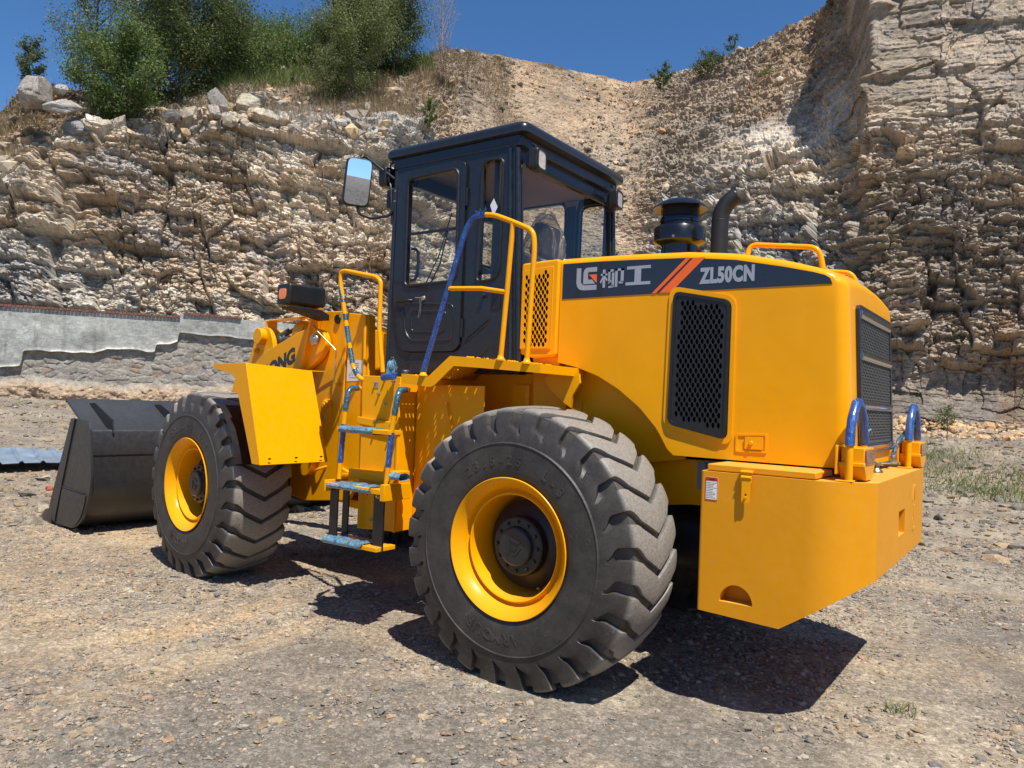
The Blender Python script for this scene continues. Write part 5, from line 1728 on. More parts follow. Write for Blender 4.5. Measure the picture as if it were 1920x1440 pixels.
def tail_guard(X, Y, s):
    """foot plate, tube hoop and the boxed lamp inboard of it; (X, Y) is the foot of the outer tube"""
    y1, y0 = Y - .035, Y - .275
    x0, x1 = X - .062, X + .045
    g = box(x0, x1, y0, y1, 1.345, 1.445)
    t = plate([(y0 - .01, 1.352), (y0 + .05, 1.283), (y1 - .05, 1.283), (y1 + .012, 1.352), (y1 + .012, 1.372), (y0 - .01, 1.372)], x0 - .004, x1 + .01, 'x')
    g.join(t)
    g.join(box(x1 + .011, x1 + .024, y0 + .02, y1 + .03, 1.31, 1.455))
    g.join(box(X - .022, X + .06, Y - .10, Y + .022, 1.278, 1.285))
    b = part('tail_lamp_bracket', g, M_yel, bevel=.004)
    part('tail_lamp', box(x0 - .008, x0 - .0005, y0 + .015, y1 - .015, 1.360, 1.434), M_redlens, b, bevel=.003)
    hp_ = [(X, Y, 1.28), (X, Y, 1.45), (X, Y - .015, 1.56), (X - .005, Y - .10, 1.672), (X - .005, Y - .17, 1.672), (X - .01, Y - .25, 1.60), (X - .01, Y - .30, 1.46), (X - .01, Y - .30, 1.30)]
    part('lamp_guard_hoop', tube(hp_, .0185, 14, fil=.06), M_yel, b)
    hp2 = [(X, Y, 1.455)] + hp_[2:-1]
    part('blue_film_wrap', tube(hp2, .0240, 14, fil=.06, radf=lambda t: 1 + .05 * math.sin(t * 90) + .04 * math.sin(t * 37)), M_blue, b)
    if s < 0:
        part('loose_film_tail', tube([(X - .0, Y - .26, 1.56), (X + .03, Y - .10, 1.52), (X + .05, Y + .10, 1.44), (X + .06, Y + .16, 1.38), (X + .06, Y + .18, 1.345)], .010, 6, fil=.03, radf=lambda t: 1 + .5 * math.sin(t * 20)), M_tealw, b)
    else:
        part('loose_film_tail', tube([(X - .02, Y - .30, 1.52), (X - .03, Y - .34, 1.535), (X - .03, Y - .36, 1.51)], .006, 5), M_film, b)
tail_guard(-1.680, .880, 1); tail_guard(-1.735, -.58, -1)

# ---------------------------------------------------------------- cab
CX0, CX1, CY = .555, 1.70, .70
def lean_r(p):      # the cab body narrows a little towards its floor at the rear
    return (p[0] - (3.25 - p[2]) * .055 if p[0] < .6 else p[0] + (3.3 - p[2]) * .03 * max(0, (p[0] - 1.2)), p[1], p[2])
side_outline = [(CX0, 1.79), (CX0, 3.40), (CX1, 3.40), (CX1 + .01, 1.79)]
w_door = rpoly([(1.035, 2.46), (1.055, 3.285), (1.555, 3.27), (1.545, 2.445)], [.07, .07, .05, .05], 6)
w_q = rpoly([(.665, 2.455), (.665, 3.30), (.845, 3.31), (.865, 2.44)], [.09, .05, .07, .05], 6)
cabg = G()
cabg.join(plate(side_outline, .665, CY, 'y', [w_door, w_q]))
w_q2 = rpoly([(.62, 2.3), (.62, 3.30), (.855, 3.30), (.865, 2.3)], [.09, .07, .07, .05], 6)
w_d2 = rpoly([(1.0, 2.46), (1.01, 3.34), (1.60, 3.34), (1.58, 2.445)], [.07, .07, .05, .05], 6)
cabg.join(mirror_g(plate(side_outline, .665, CY, 'y', [w_d2, w_q2])))
# rear wall with wide window
rw = plate([(-.664, 1.79), (.664, 1.79), (.664, 3.39), (-.664, 3.39)], CX0, CX0 + .035, 'x', [rpoly([(-.640, 2.30), (.640, 2.30), (.640, 3.27), (-.640, 3.27)], .06, 6)])
cabg.join(rw)
fw = plate([(-.664, 1.79), (.664, 1.79), (.664, 3.39), (-.664, 3.39)], CX1 - .035, CX1, 'x', [rpoly([(-.62, 2.05), (.62, 2.05), (.62, 3.27), (-.62, 3.27)], .07, 6)])
cabg.join(fw)
cabg.join(box(CX0 + .036, CX1 - .036, -.664, .664, 1.79, 1.84))
cabg.map(lean_r)
CAB = part('cab', cabg, M_dark, bevel=.008)
# corner posts and gutters
cp = G()
for s in (1, -1):
    cp.join(tube([(CX0 - .002 - .08, s * .688, 1.80), (CX0 - .002, s * .688, 3.36)], .020, 10))
    cp.join(tube([(CX0 + .05 - .08, s * .705, 1.80), (CX0 + .05, s * .705, 3.36)], .012, 8))
    cp.join(tube([(CX1 + .02, s * .690, 1.80), (CX1 + .0, s * .690, 3.36)], .022, 10))
part('corner_post', cp, M_dark, CAB)
# glass panes
def sheet2(g):
    # keep one face only: a single sheet of glass
    n = len(g.v) // 2; h = G(); h.v = g.v[:n]; h.f = [tuple(range(n))]; return h
def pane(g): return part('window_pane', sheet2(g).map(lean_r), M_glass, CAB)
for s in (1, -1):
    q = plate(inset_ccw([(.665 - .03, 2.42), (.90, 2.42), (.90, 3.33), (.665 - .03, 3.33)], .0), .680, .684, 'y')
    pane(q if s > 0 else mirror_g(q))
pane(mirror_g(plate([(.98, 2.42), (1.62, 2.42), (1.62, 3.36), (.98, 3.36)], .680, .684, 'y')))
pane(plate([(-.65, 2.28), (.65, 2.28), (.65, 3.29), (-.65, 3.29)], CX0 + .010, CX0 + .014, 'x'))
pane(plate([(-.63, 2.03), (.63, 2.03), (.63, 3.29), (-.63, 3.29)], CX1 - .02, CX1 - .016, 'x'))
rbs = G()
def ringpath(pts, r=.011): 
    P = [Vector(p) for p in pts] + [Vector(pts[0])]
    return tube([tuple(p) for p in P], r, 6, cap=False)
for w, yy in ((w_q, CY + .003), (w_q2, -(CY + .003))):
    rbs.join(ringpath([(a, yy, b) for a, b in w]))
rbs.join(ringpath([(CX0 - .004, a, b) for a, b in rpoly([(-.640, 2.30), (.640, 2.30), (.640, 3.27), (-.640, 3.27)], .06, 6)]))
rbs.map(lean_r)
part('window_seal', rbs, M_black, CAB)
# inner quarter-window divider (dark trim)
tr = G(); tr.join(box(.74, .76, .64, .675, 2.42, 3.32)); tr.join(box(.62, .88, .66, .67, 2.50, 2.53))
part('window_trim', tr, M_black, CAB)
st = plate([(.778, 2.985), (.748, 3.03), (.712, 2.965), (.745, 2.905)], .686, .688, 'y')
part('window_sticker', st, M_white, CAB)
# headliner
hl = box(CX0 + .04, CX1 - .05, -.655, .655, 3.350, 3.365)
hl.join(plate([(CX0 + .30, 3.349), (CX0 + .44, 3.349), (CX0 + .40, 3.22), (CX0 + .36, 3.20), (CX0 + .33, 3.22)], -.655, -.63, 'y'))
part('headliner', hl, M_liner, CAB, bevel=.01)
seat = G()
seat.join(box(.95, 1.35, -.25, .25, 2.05, 2.2)); seat.join(plate(rpoly([(.80, 2.2), (.72, 2.72), (.82, 2.74), (.97, 2.2)], .04), -.24, .24, 'y'))
seat.join(plate(rpoly([(.72, 2.72), (.69, 2.98), (.78, 2.98), (.82, 2.74)], .04), -.14, .14, 'y'))
seat.join(box(.95, 1.3, -.2, .2, 1.84, 2.05))
SEAT = part('operator_seat', seat, M_seat, CAB, bevel=.03, segs=3)
# crumpled clear cover over the seat back
def cover():
    nu, nv = 48, 30
    th = np.linspace(0, 2 * PI, nu + 1)[:-1]; t = np.linspace(0, 1, nv)
    TH, T = np.meshgrid(th, t, indexing='ij')
    ry = .27 * (1 - .35 * T ** 2) * np.sqrt(np.clip(1.02 - T ** 5, 0, 1)); rxx = .16 * (1 - .35 * T) * np.sqrt(np.clip(1.02 - T ** 5, 0, 1))
    n = fbm(np.cos(TH) * 1.6, np.sin(TH) * 1.6, T * 4, octv=5, seed=71, gain=.6)
    x = .80 - .05 * T + rxx * (1 + .45 * n) * np.cos(TH); y = ry * (1 + .30 * n) * np.sin(TH) - .02; z = 2.42 + .66 * T + .04 * n
    I = np.arange(nu * nv).reshape(nu, nv); I = np.concatenate([I, I[:1]])
    Fq = np.stack([I[:-1, :-1], I[1:, :-1], I[1:, 1:], I[:-1, 1:]], -1).reshape(-1, 4)
    o = build_np('seat_cover', np.stack([x, y, z], -1).reshape(-1, 3), Fq, M_cover, CAB, smooth=True)
cover()
ctl = G()
ctl.join(box(1.38, 1.62, -.35, .35, 1.84, 2.45)); ctl.join(tube([(1.36, 0, 2.3), (1.20, 0, 2.62)], .03, 10))
ctl.join(lathe([(.19, -.012), (.205, 0), (.19, .012), (.175, 0), (.19, -.012)], 28, 'z').map(lambda p: (1.20 + p[0] * .9 - p[2] * .4, p[1], 2.64 + p[2] + p[0] * .4)))
ctl.join(tube([(1.22, .19, 2.64), (1.2, 0, 2.62), (1.22, -.19, 2.64)], .012, 8))
part('dashboard', ctl, M_black, CAB, bevel=.01)
pil = G(); pil.join(box(.875, .965, -.66, -.62, 1.85, 3.30)); pil.join(box(.875, .965, .62, .66, 1.85, 3.30)); pil.join(box(1.55, 1.66, -.66, -.61, 1.85, 3.30))
pil.join(box(1.56, 1.60, -.60, .60, 3.24, 3.34))
part('pillar_trim', pil, M_black, CAB, bevel=.01)
im = plate(rpoly([(-.60, 2.80), (-.44, 2.80), (-.44, 2.98), (-.60, 2.98)], .03), 1.40, 1.41, 'x')
part('inside_mirror', im, M_mirror, CAB)
wip = G(); wip.join(tube([(1.30, .700, 2.46), (1.22, .695, 2.60), (1.16, .69, 2.85)], .006, 6)); wip.join(tube([(1.36, .69, 2.46), (1.24, .69, 2.66), (1.13, .69, 2.97)], .005, 6))
# roof
def roof():
    x0, x1, y1 = .465, 1.80, .735
    g = G(); rows = []
    prof = [(0.03, 3.395), (0, 3.405), (-.004, 3.43), (.0, 3.455), (.02, 3.478), (.06, 3.492), (.2, 3.500), (.45, 3.508)]
    v = []; f = []
    for ins, z in prof:
        ol = rrect(x0 + ins, x1 - ins, -y1 + ins, y1 - ins, max(.02, .055 - ins * .1), 5)
        for a, b in ol: v.append((a, b, z + .052))
    n = len(rrect(0, 1, 0, 1, .1, 5))
    for i in range(len(prof) - 1):
        for k in range(n):
            f.append((i * n + k, i * n + (k + 1) % n, (i + 1) * n + (k + 1) % n, (i + 1) * n + k))
    f.append(tuple(range(n))[::-1]); f.append(tuple((len(prof) - 1) * n + k for k in range(n)))
    return g.add(v, f)
part('cab_roof', roof(), M_dark, smooth=45)
part('roof_rain_rail', box(CX0 - .03, CX1 + .03, -.708, .708, 3.372, 3.448), M_dark, CAB, bevel=.006)
# door
do = rpoly([(.985, 1.99), (.985, 3.345), (1.665, 3.33), (1.665, 2.38), (1.60, 2.02), (1.53, 1.95), (1.04, 1.95)], [.06, .09, .07, .05, .05, .05, .05], 5)
dg_ = plate(do, CY + .001, CY + .020, 'y', [w_door])
DOOR = part('cab_door', dg_, M_dark, bevel=.006)
part('door_seal', ringpath([(a, CY + .022, b) for a, b in w_door], .012), M_black, DOOR)
part('door_seam', ringpath([(a, CY + .004, b) for a, b in do], .0075), M_void, DOOR)
part('door_window', sheet2(plate([(1.01, 2.42), (1.01, 3.31), (1.58, 3.30), (1.57, 2.42)], CY + .006, CY + .010, 'y')), M_glass, DOOR)
part('sliding_pane_bar', box(1.03, 1.56, CY + .004, CY + .016, 2.835, 2.855), M_black, DOOR)
def emboss(pts, r=.006, rd=.05): return ringpath([(a, CY + .021, b) for a, b in rpoly(pts, rd, 5)], r)
eb = emboss([(1.06, 2.03), (1.05, 2.29), (1.56, 2.32), (1.52, 2.10), (1.46, 2.03)], .007)
eb.join(emboss([(1.13, 2.09), (1.12, 2.24), (1.47, 2.255), (1.45, 2.10)], .006, .03))
part('door_pressing', eb, M_dark, DOOR)
hd = G(); hd.join(tube([(1.62, CY + .022, 2.335), (1.60, CY + .045, 2.335), (1.48, CY + .045, 2.335), (1.46, CY + .022, 2.335)], .010, 10, fil=.02)); hd.join(plate(rpoly([(1.62, 2.25), (1.62, 2.35), (1.52, 2.35), (1.58, 2.25)], .01), CY + .020, CY + .024, 'y'))
part('door_handle', hd, M_black, DOOR)
kk = lathe([(.001, .014), (.016, .014), (.02, .004), (.02, 0)], 16, 'y', (1.345, CY + .020, 2.345)); kk.join(tube([(1.345, CY + .034, 2.345), (1.345, CY + .05, 2.348), (1.40, CY + .052, 2.35)], .004, 6))
kk.join(tube([(1.36, CY + .045, 2.34), (1.37, CY + .03, 2.28), (1.385, CY + .028, 2.20), (1.365, CY + .028, 2.22), (1.35, CY + .04, 2.34)], .0018, 5))
part('door_key', kk, M_steel, DOOR)
gh = tube([(1.535, CY - .03, 2.74), (1.49, CY - .03, 2.74), (1.465, CY - .03, 2.70), (1.465, CY - .03, 2.54), (1.49, CY - .03, 2.50), (1.535, CY - .03, 2.50)], .011, 10, fil=.03)
part('grab_handle', gh, M_black, DOOR)
part('wiper', wip, M_black, DOOR)
hg = G()
for z in (2.05, 3.0): hg.join(tube([(.975, CY + .012, z), (.975, CY + .012, z + .13)], .009, 8))
part('door_hinge', hg, M_black, DOOR)
cabx = G()
def slot(a, b, w):      # pressed slot
    return ringpath([(x, CY + .002, z) for x, z in rpoly([(a[0] + w * .5, a[1] - w * .4), (b[0] + w * .4, b[1] - w * .7), (b[0] - w * .5, b[1] + w * .4), (a[0] - w * .4, a[1] + w * .7)], .02, 4)], .004)
cabx.join(slot((.935, 2.02), (.74, 2.17), .05)); cabx.join(tube([(.83, CY + .002, 1.905), (.74, CY + .002, 1.97)], .005, 6))
cabx.join(lathe([(.001, .03), (.014, .03), (.016, .0)], 12, 'y', (.79, CY, 2.34)))
cabx.join(tube([(.70, CY + .0, 2.37), (.67, CY + .03, 2.36), (.64, CY, 2.37)], .008, 8))
part('side_pressing', cabx, M_dark, CAB)
part('side_catch', plate(rpoly([(.64, 2.24), (.64, 2.40), (.72, 2.40), (.72, 2.24)], .015), CY, CY + .006, 'y'), M_black, CAB)

def work_light(x, y, z, rz):
    c, s = math.cos(rz), math.sin(rz)
    # local: lamp faces -x
    g = plate(rpoly([(-.072, -.075), (.072, -.075), (.072, .075), (-.072, .075)], .03, 5), 0, .07, 'x')
    h = plate(rpoly([(-.055, -.055), (.055, -.055), (.055, .055), (-.055, .055)], .02, 5), .07, .095, 'x'); g.join(h)
    L = lambda p: (x + c * p[0] - s * p[1], y + s * p[0] + c * p[1], z + p[2])
    g.map(L)
    w = part('work_light', g, M_black, bevel=.006)
    part('lamp_bezel', plate(rpoly([(-.068, -.071), (.068, -.071), (.068, .071), (-.068, .071)], .03, 5), -.006, -.0005, 'x', [rpoly([(-.057, -.060), (.057, -.060), (.057, .060), (-.057, .060)], .03, 5)]).map(L), M_black, w)
    rf = lathe([(.052, .0), (.045, .018), (.03, .03), (.001, .036)], 24, 'x').map(lambda p: (p[0] * .9 - .001 - .03 * 0, p[1], p[2]))
    part('lamp_reflector', plate(rpoly([(-.058, -.061), (.058, -.061), (.058, .061), (-.058, .061)], .03, 5), -.0022, -.0006, 'x').map(lambda p: (p[0], p[1], p[2])).map(L), M_lamp, w)
    part('lamp_stalk', tube([(.05, 0, .07), (.05, 0, .105), (.08, 0, .12)], .008, 8).map(L), M_black, w)
    return w
work_light(.415, .595, 3.28, math.radians(8))
work_light(.425, -.575, 3.285, math.radians(8))
work_light(1.86, .66, 3.33, math.radians(178))
work_light(1.86, -.66, 3.33, math.radians(182))
wc = G(); wc.join(tube([(1.80, .69, 3.33), (1.76, .70, 3.25), (1.74, .705, 3.1), (1.73, .70, 2.95)], .010, 8, fil=.05)); wc.join(box(1.70, 1.80, .66, .70, 3.08, 3.22))
part('lamp_bracket', wc, M_black)

def mirror(s):
    g = plate(rpoly([(-.105, -.185), (.105, -.185), (.105, .185), (-.105, .185)], .05, 6), 0, .03, 'x')
    yw = .915 * s
    rot = math.radians(-27 * s)
    tiltv = .0
    def L(p):
        x, y, z = p
        c, s_ = math.cos(rot), math.sin(rot)
        x, y = c * x - s_ * y, s_ * x + c * y
        x2 = x + z * math.tan(math.radians(MT)); 
        return (1.90 + x2, yw + y, 3.245 + z)
    MT = -6.3
    m = part('side_mirror', g.map(L), M_black, bevel=.01, segs=3)
    part('mirror_glass', plate(rpoly([(-.093, -.173), (.093, -.173), (.093, .173), (-.093, .173)], .045, 6), -.004, -.0005, 'x').map(L), M_mirror, m)
    part('mirror_arm', tube([(1.93, yw - .05 * s, 3.42), (1.93, yw - .05 * s, 3.46), (1.92, yw - .09 * s, 3.47), (1.82, .72 * s, 3.37), (1.72, .70 * s, 3.30)], .011, 10, fil=.03), M_black, m)
    part('mirror_arm', tube([(1.93, yw - .03 * s, 3.07), (1.92, yw - .04 * s, 3.01), (1.86, yw - .12 * s, 2.985), (1.74, .72 * s, 3.01), (1.72, .705 * s, 3.06), (1.71, .705 * s, 3.20)], .012, 10, fil=.04), M_black, m)
    bb = G()
    for z in (3.12, 3.20): bb.join(bolt((1.70, .70 * s, z), .010, .014 * s))
    part('mirror_bolts', bb, M_steel, m)
mirror(1); mirror(-1)

# ---------------------------------------------------------------- platform, rails, steps
def platform():
    prof = [(1.165, 1.765), (.925, 1.745), (.735, 1.888), (.50, 1.874), (.02, 1.836)]
    y0, y1 = .60, 1.10
    g = G()
    th = .005
    for i in range(len(prof) - 1):
        (xa, za), (xb, zb_) = prof[i], prof[i + 1]
        L = math.hypot(xb - xa, zb_ - za); ux, uz = (xb - xa) / L, (zb_ - za) / L
        holes = []
        nx = int((L - .03) / .082)
        for r_ in range(11):
            for k in range(nx):
                sc_ = .028 + k * .082 + .041 * (r_ % 2); yc = .898 + r_ * .0182
                if sc_ > L - .015: continue
                holes.append([(sc_ - .008, yc - .0062), (sc_ + .008, yc - .0062), (sc_ + .008, yc + .0062), (sc_ - .008, yc + .0062)])
        p_ = plate([(0, y0), (L, y0), (L, y1), (0, y1)], 0, -th, 'z', holes)
        p_.map(lambda p: (xa + ux * p[0] - uz * p[2] * (-1 if False else 1), p[1], za + uz * p[0] + p[2]))
        g.join(p_)
    # outer skirt
    low = [(1.165, 1.700), (.900, 1.680), (.865, 1.69), (.70, 1.822), (.50, 1.812), (.02, 1.783)]
    g.join(plate(prof + low[::-1], y1 - .006, y1 + .006, 'y'))
    g.join(box(1.160, 1.170, y0, y1, 1.700, 1.765)); g.join(box(.014, .024, y0, y1, 1.783, 1.838))
    for x in (.28, .62, .98):
        z = float(np.interp(x, [p[0] for p in prof[::-1]], [p[1] for p in prof[::-1]]))
        g.join(box(x - .01, x + .01, y0, y1 - .01, z - .055, z - .013))
    return g
pg = platform()
PF = part('step_platform', pg, M_yel)
part('step_platform', mirror_g(pg), M_yel)
# tread: raised anti-slip spikes along the top
tg = G()
for i in range(90):
    x = random.uniform(.05, 1.15); y = random.uniform(.72, 1.09)
    z = float(np.interp(x, [.02, .5, .735, .925, 1.165], [1.836, 1.874, 1.888, 1.745, 1.765]))
    tg.join(lathe([(.011, z), (.008, z + .006), (.001, z + .008)], 6, 'z', (x, y, 0)))
part('tread_studs', tg, M_yel, PF)
# platform handrail
HR = part('handrail', tube([(.50, 1.10, 2.795), (.42, 1.10, 2.785), (.27, 1.10, 2.725), (.115, 1.10, 2.655), (.10, 1.10, 2.56), (.125, 1.10, 1.83)], .0165, 14, fil=.10), M_yel)
part('handrail_post', tube([(.27, 1.10, 2.725), (.295, 1.10, 2.3), (.325, 1.10, 1.86)], .0165, 14), M_yel, HR)
part('handrail_bar', tube([(.79, 1.10, 2.335), (.5, 1.10, 2.32), (.295, 1.10, 2.285)], .0155, 14), M_yel, HR)
wrp = tube([(.485, 1.10, 2.795), (.60, 1.10, 2.79), (.655, 1.10, 2.70), (.78, 1.10, 2.33), (.97, 1.10, 1.78)], .0195, 14, fil=.10, radf=lambda t: 1 + .03 * math.sin(t * 160))
part('blue_film_wrap', wrp, M_blue, HR)
fl = G()
for i in range(26):
    a = RNG.uniform(-1, 1, 3) * np.array((.03, .02, .02)); b = a * 2.2 + np.array((0, 0, .012))
    fl.add([(.52 + a[0], 1.10 + a[1], 2.80 + a[2]), (.53 + b[0], 1.10 + b[1], 2.81 + abs(b[2])), (.515 + b[0] * .7, 1.10 + b[1] + .01, 2.805 + abs(b[2]) * .6)], [(0, 1, 2)])
part('film_shreds', fl, M_tealw, HR)
ft = G()
for x, z in ((.125, 1.842), (.325, 1.862), (.97, 1.755)): ft.join(lathe([(.017, z + .03), (.022, z + .012), (.030, z + .004), (.030, z - .004)], 14, 'z', (x, 1.10, 0)))
part('handrail_foot', ft, M_yel, HR)
# front handrail
FR_ = [(1.58, .99, 1.715), (1.68, 1.0, 1.72), (1.765, 1.0, 1.80), (1.84, 1.0, 2.05), (1.95, 1.0, 2.46), (1.95, 1.0, 2.54), (1.90, 1.0, 2.545), (1.56, 1.0, 2.475), (1.515, 1.0, 2.44), (1.51, 1.0, 2.10), (1.455, 1.0, 1.78)]
FH = part('handrail', tube(FR_, .0165, 14, fil=.045), M_yel)
part('blue_film_wrap', tube([(1.951, 1.0, 2.43), (1.92, 1.0, 2.335)], .0200, 12, radf=lambda t: 1 + .03 * math.sin(t * 60)), M_tealw, FH)
hg_ = G()
P_ = [Vector(p) for p in FR_[1:5]]
path = fillet([tuple(p) for p in P_], .045)
# spiral film: short wrapped lengths
def seg_on(path, a, b):
    L = [0]
    for i in range(1, len(path)): L.append(L[-1] + (path[i] - path[i - 1]).length)
    T = L[-1]; out = []
    for k in range(9):
        s = (a + (b - a) * k / 8) * T
        for i in range(1, len(L)):
            if L[i] >= s or i == len(L) - 1:
                t = (s - L[i - 1]) / max(1e-6, L[i] - L[i - 1]); out.append(path[i - 1].lerp(path[i], t)); break
    return out
for a, b in ((.06, .13), (.20, .34), (.40, .56), (.62, .68), (.80, .83)):
    hg_.join(tube(seg_on(path, a, b), .0195, 12, radf=lambda t: 1 + .04 * math.sin(t * 20)))
part('blue_film_wrap', hg_, M_tealw, FH)
part('film_string', tube([p + Vector((.0, .019 * math.cos(i * 1.3), .019 * math.sin(i * 1.3))) for i, p in enumerate(seg_on(path, .62, .98))], .0018, 4), M_ink, FH)

# step box, side tank panel
tk = plate(rpoly([(1.205, .665), (1.225, 1.745), (1.60, 1.75), (1.60, .98), (1.60, .64)], 0), .70, 1.05, 'y')
STEPB = part('step_box', tk, M_yel, bevel=.004)
bw = G()
for x, z, w in ((1.44, 1.62, .028), ): pass
bw.join(box(1.215, 1.235, 1.05, 1.062, .66, 1.70))
bw.join(plate([(1.20, 1.36), (1.62, 1.40), (1.62, 1.45), (1.20, 1.42)], 1.052, 1.075, 'y'))
bw.join(plate([(1.20, .99), (1.66, 1.01), (1.66, 1.07), (1.20, 1.08)], 1.052, 1.10, 'y'))
part('step_mount', bw, M_yel, STEPB, bevel=.003)
bs = G()
for x, z in ((1.47, 1.70), (1.38, 1.72), (1.29, 1.71), (1.43, 1.62), (1.36, 1.55), (1.42, 1.43), (1.27, 1.40), (1.45, 1.04), (1.5, .9), (1.4, .8), (1.45, .72)):
    bs.join(bolt((x, 1.052 if z > 1.5 or z < 1 else 1.077, z), .009, .02))
part('step_box_bolts', bs, M_steel, STEPB)
part('small_plate', plate(rpoly([(1.475, 1.66), (1.475, 1.705), (1.44, 1.705), (1.44, 1.66)], .003), 1.051, 1.053, 'y'), M_grey, STEPB)
# perforated guard plate (real slots)
gp = plate([(1.205, .665), (1.205, 1.70), (.60, 1.70), (.60, .76)], .885, .895, 'y')
GP = part('side_guard_plate', gp, M_yel, bevel=.002)
ig = G(); ig.join(box(.30, .56, .60, .63, 1.0, 1.72)); ig.join(box(.40, .43, .63, .66, 1.0, 1.72)); ig.join(tube([(.92, .91, 1.58), (.84, .91, 1.30)], .006, 6))
ig.join(box(.02, 1.2, .58, .60, 1.0, 1.80))
part('inner_guard', ig, M_yel, GP)
# ladder
YL = 1.24
lg = G()
def both(a, b, r=.0165): return tube([a, b], r, 12)
LD_P = [(1.60, 1.08, 1.655), (1.565, 1.20, 1.655), (1.555, YL, 1.60), (1.575, YL, 1.40), (1.60, YL, 1.01)]
LD_Q = [(1.12, 1.08, 1.655), (1.085, 1.20, 1.655), (1.065, YL, 1.60), (1.10, YL, 1.40), (1.135, YL, .99)]
lg.join(tube(LD_P, .0175, 14, fil=.06)); rail2 = tube(LD_Q, .0175, 14, fil=.06)
stp = []
def step(x0, x1, z, th=.028, y0=1.10, y1=1.29):
    g = box(x0, x1, y0, y1, z - th, z)
    return g
stp.append(step(1.09, 1.60, 1.378, .03, 1.16, 1.28)); stp.append(step(1.12, 1.655, .985, .035, 1.10, 1.31))
stp.append(step(1.14, 1.63, .595, .03, 1.12, 1.30))
brk = [box(1.08, 1.119, 1.06, 1.31, .91, 1.02), box(1.656, 1.675, 1.10, 1.31, .92, 1.0), box(1.09, 1.17, 1.06, 1.20, 1.05, 1.10)]
LADDER = part('boarding_ladder', lg, M_yel, bevel=.003)
part('ladder_rail', rail2, M_yel, LADDER)
for q_ in stp: part('ladder_step', q_, M_yel, LADDER, bevel=.003)
for q_ in brk: part('step_bracket', q_, M_yel, LADDER, bevel=.003)
sp = G(); sp.join(box(1.585, 1.665, 1.245, 1.256, .57, .955)); sp.join(box(1.13, 1.225, 1.245, 1.258, .56, .955))
sp.join(box(1.60, 1.66, 1.13, 1.142, .57, .955))
part('rubber_strap', sp, M_strap, LADDER)
sb = G()
for x in (1.15, 1.19):
    for z in (.93, .585): sb.join(bolt((x, 1.259, z), .010, .012))
sb.join(box(1.13, 1.225, 1.2585, 1.262, .57, .60))
part('strap_bolts', sb, M_steel, LADDER)
def wrapped(pts, a, b, mat, r=.0205):
    P = fillet(pts, .06); Lp = [0]
    for i in range(1, len(P)): Lp.append(Lp[-1] + (P[i] - P[i - 1]).length)
    out = []
    for k in range(17):
        s = (a + (b - a) * k / 16) * Lp[-1]
        for i in range(1, len(Lp)):
            if Lp[i] >= s or i == len(Lp) - 1:
                t = (s - Lp[i - 1]) / max(1e-6, Lp[i] - Lp[i - 1]); out.append(P[i - 1].lerp(P[i], t)); break
    return tube(out, r, 12, radf=lambda t: 1 + .05 * math.sin(t * 60) + .04 * math.sin(t * 23))
part('blue_film_wrap', wrapped(LD_P, .04, .38, M_tealw), M_tealw, LADDER)
part('blue_film_wrap', wrapped(LD_Q, .04, .38, M_tealw), M_tealw, LADDER)
part('blue_film_wrap', wrapped(LD_P, .50, .85, M_blue), M_blue, LADDER)
part('blue_film_wrap', wrapped(LD_Q, .53, .82, M_blue), M_blue, LADDER)
def film_on(x0, x1, y0, y1, z, h, seed):
    nu, nv = 36, 12
    U, Vv = np.meshgrid(np.linspace(0, 1, nu), np.linspace(0, 1, nv), indexing='ij')
    n = fbm(U * 9, Vv * 4, octv=5, seed=seed, gain=.65)
    a = Vv * 2 * PI
    y = (y0 + y1) / 2 + ((y1 - y0) / 2 + .008) * np.sign(np.cos(a)) * np.abs(np.cos(a)) ** .5 + .012 * n
    z = z - .018 + (h + .010 * n) * np.sign(np.sin(a)) * np.abs(np.sin(a)) ** .6 + .006 * n
    x = x0 + (x1 - x0) * U + .01 * n
    I = np.arange(nu * nv).reshape(nu, nv)
    Fq = np.stack([I[:-1, :-1], I[1:, :-1], I[1:, 1:], I[:-1, 1:]], -1).reshape(-1, 4)
    build_np('step_film_wrap', np.stack([x, y, z], -1).reshape(-1, 3), Fq, M_film, LADDER, smooth=True)
film_on(1.24, 1.59, 1.16, 1.28, 1.380, .024, 5)
film_on(1.20, 1.64, 1.10, 1.31, .985, .026, 8)
film_on(1.27, 1.66, 1.12, 1.31, .60, .026, 13)
film_on(.985, 1.085, 1.18, 1.26, 1.09, .020, 17)
# blue wrapped stub and loose film on the platform corner
stb = tube([(1.20, 1.14, 1.745), (1.31, 1.14, 1.735)], .026, 12, radf=lambda t: .9 + .15 * math.sin(t * 9))
part('blue_film_wrap', stb, M_blue, STEPB)
fb = lathe([(.03, 1.735), (.036, 1.76), (.030, 1.79), (.036, 1.81), (.022, 1.835), (.010, 1.86), (.001, 1.875)], 11, 'z', (1.245, 1.12, 0))
for i, p in enumerate(fb.v): fb.v[i] = (p[0] + .010 * math.sin(i * 2.7), p[1] + .010 * math.cos(i * 3.9), p[2] + .006 * math.sin(i * 1.7))
part('loose_film', fb, M_film, STEPB)
part('filler_cap', lathe([(.001, 1.80), (.055, 1.80), (.062, 1.79), (.062, 1.755)], 28, 'z', (1.37, .86, 0)), M_black, STEPB, smooth=40)

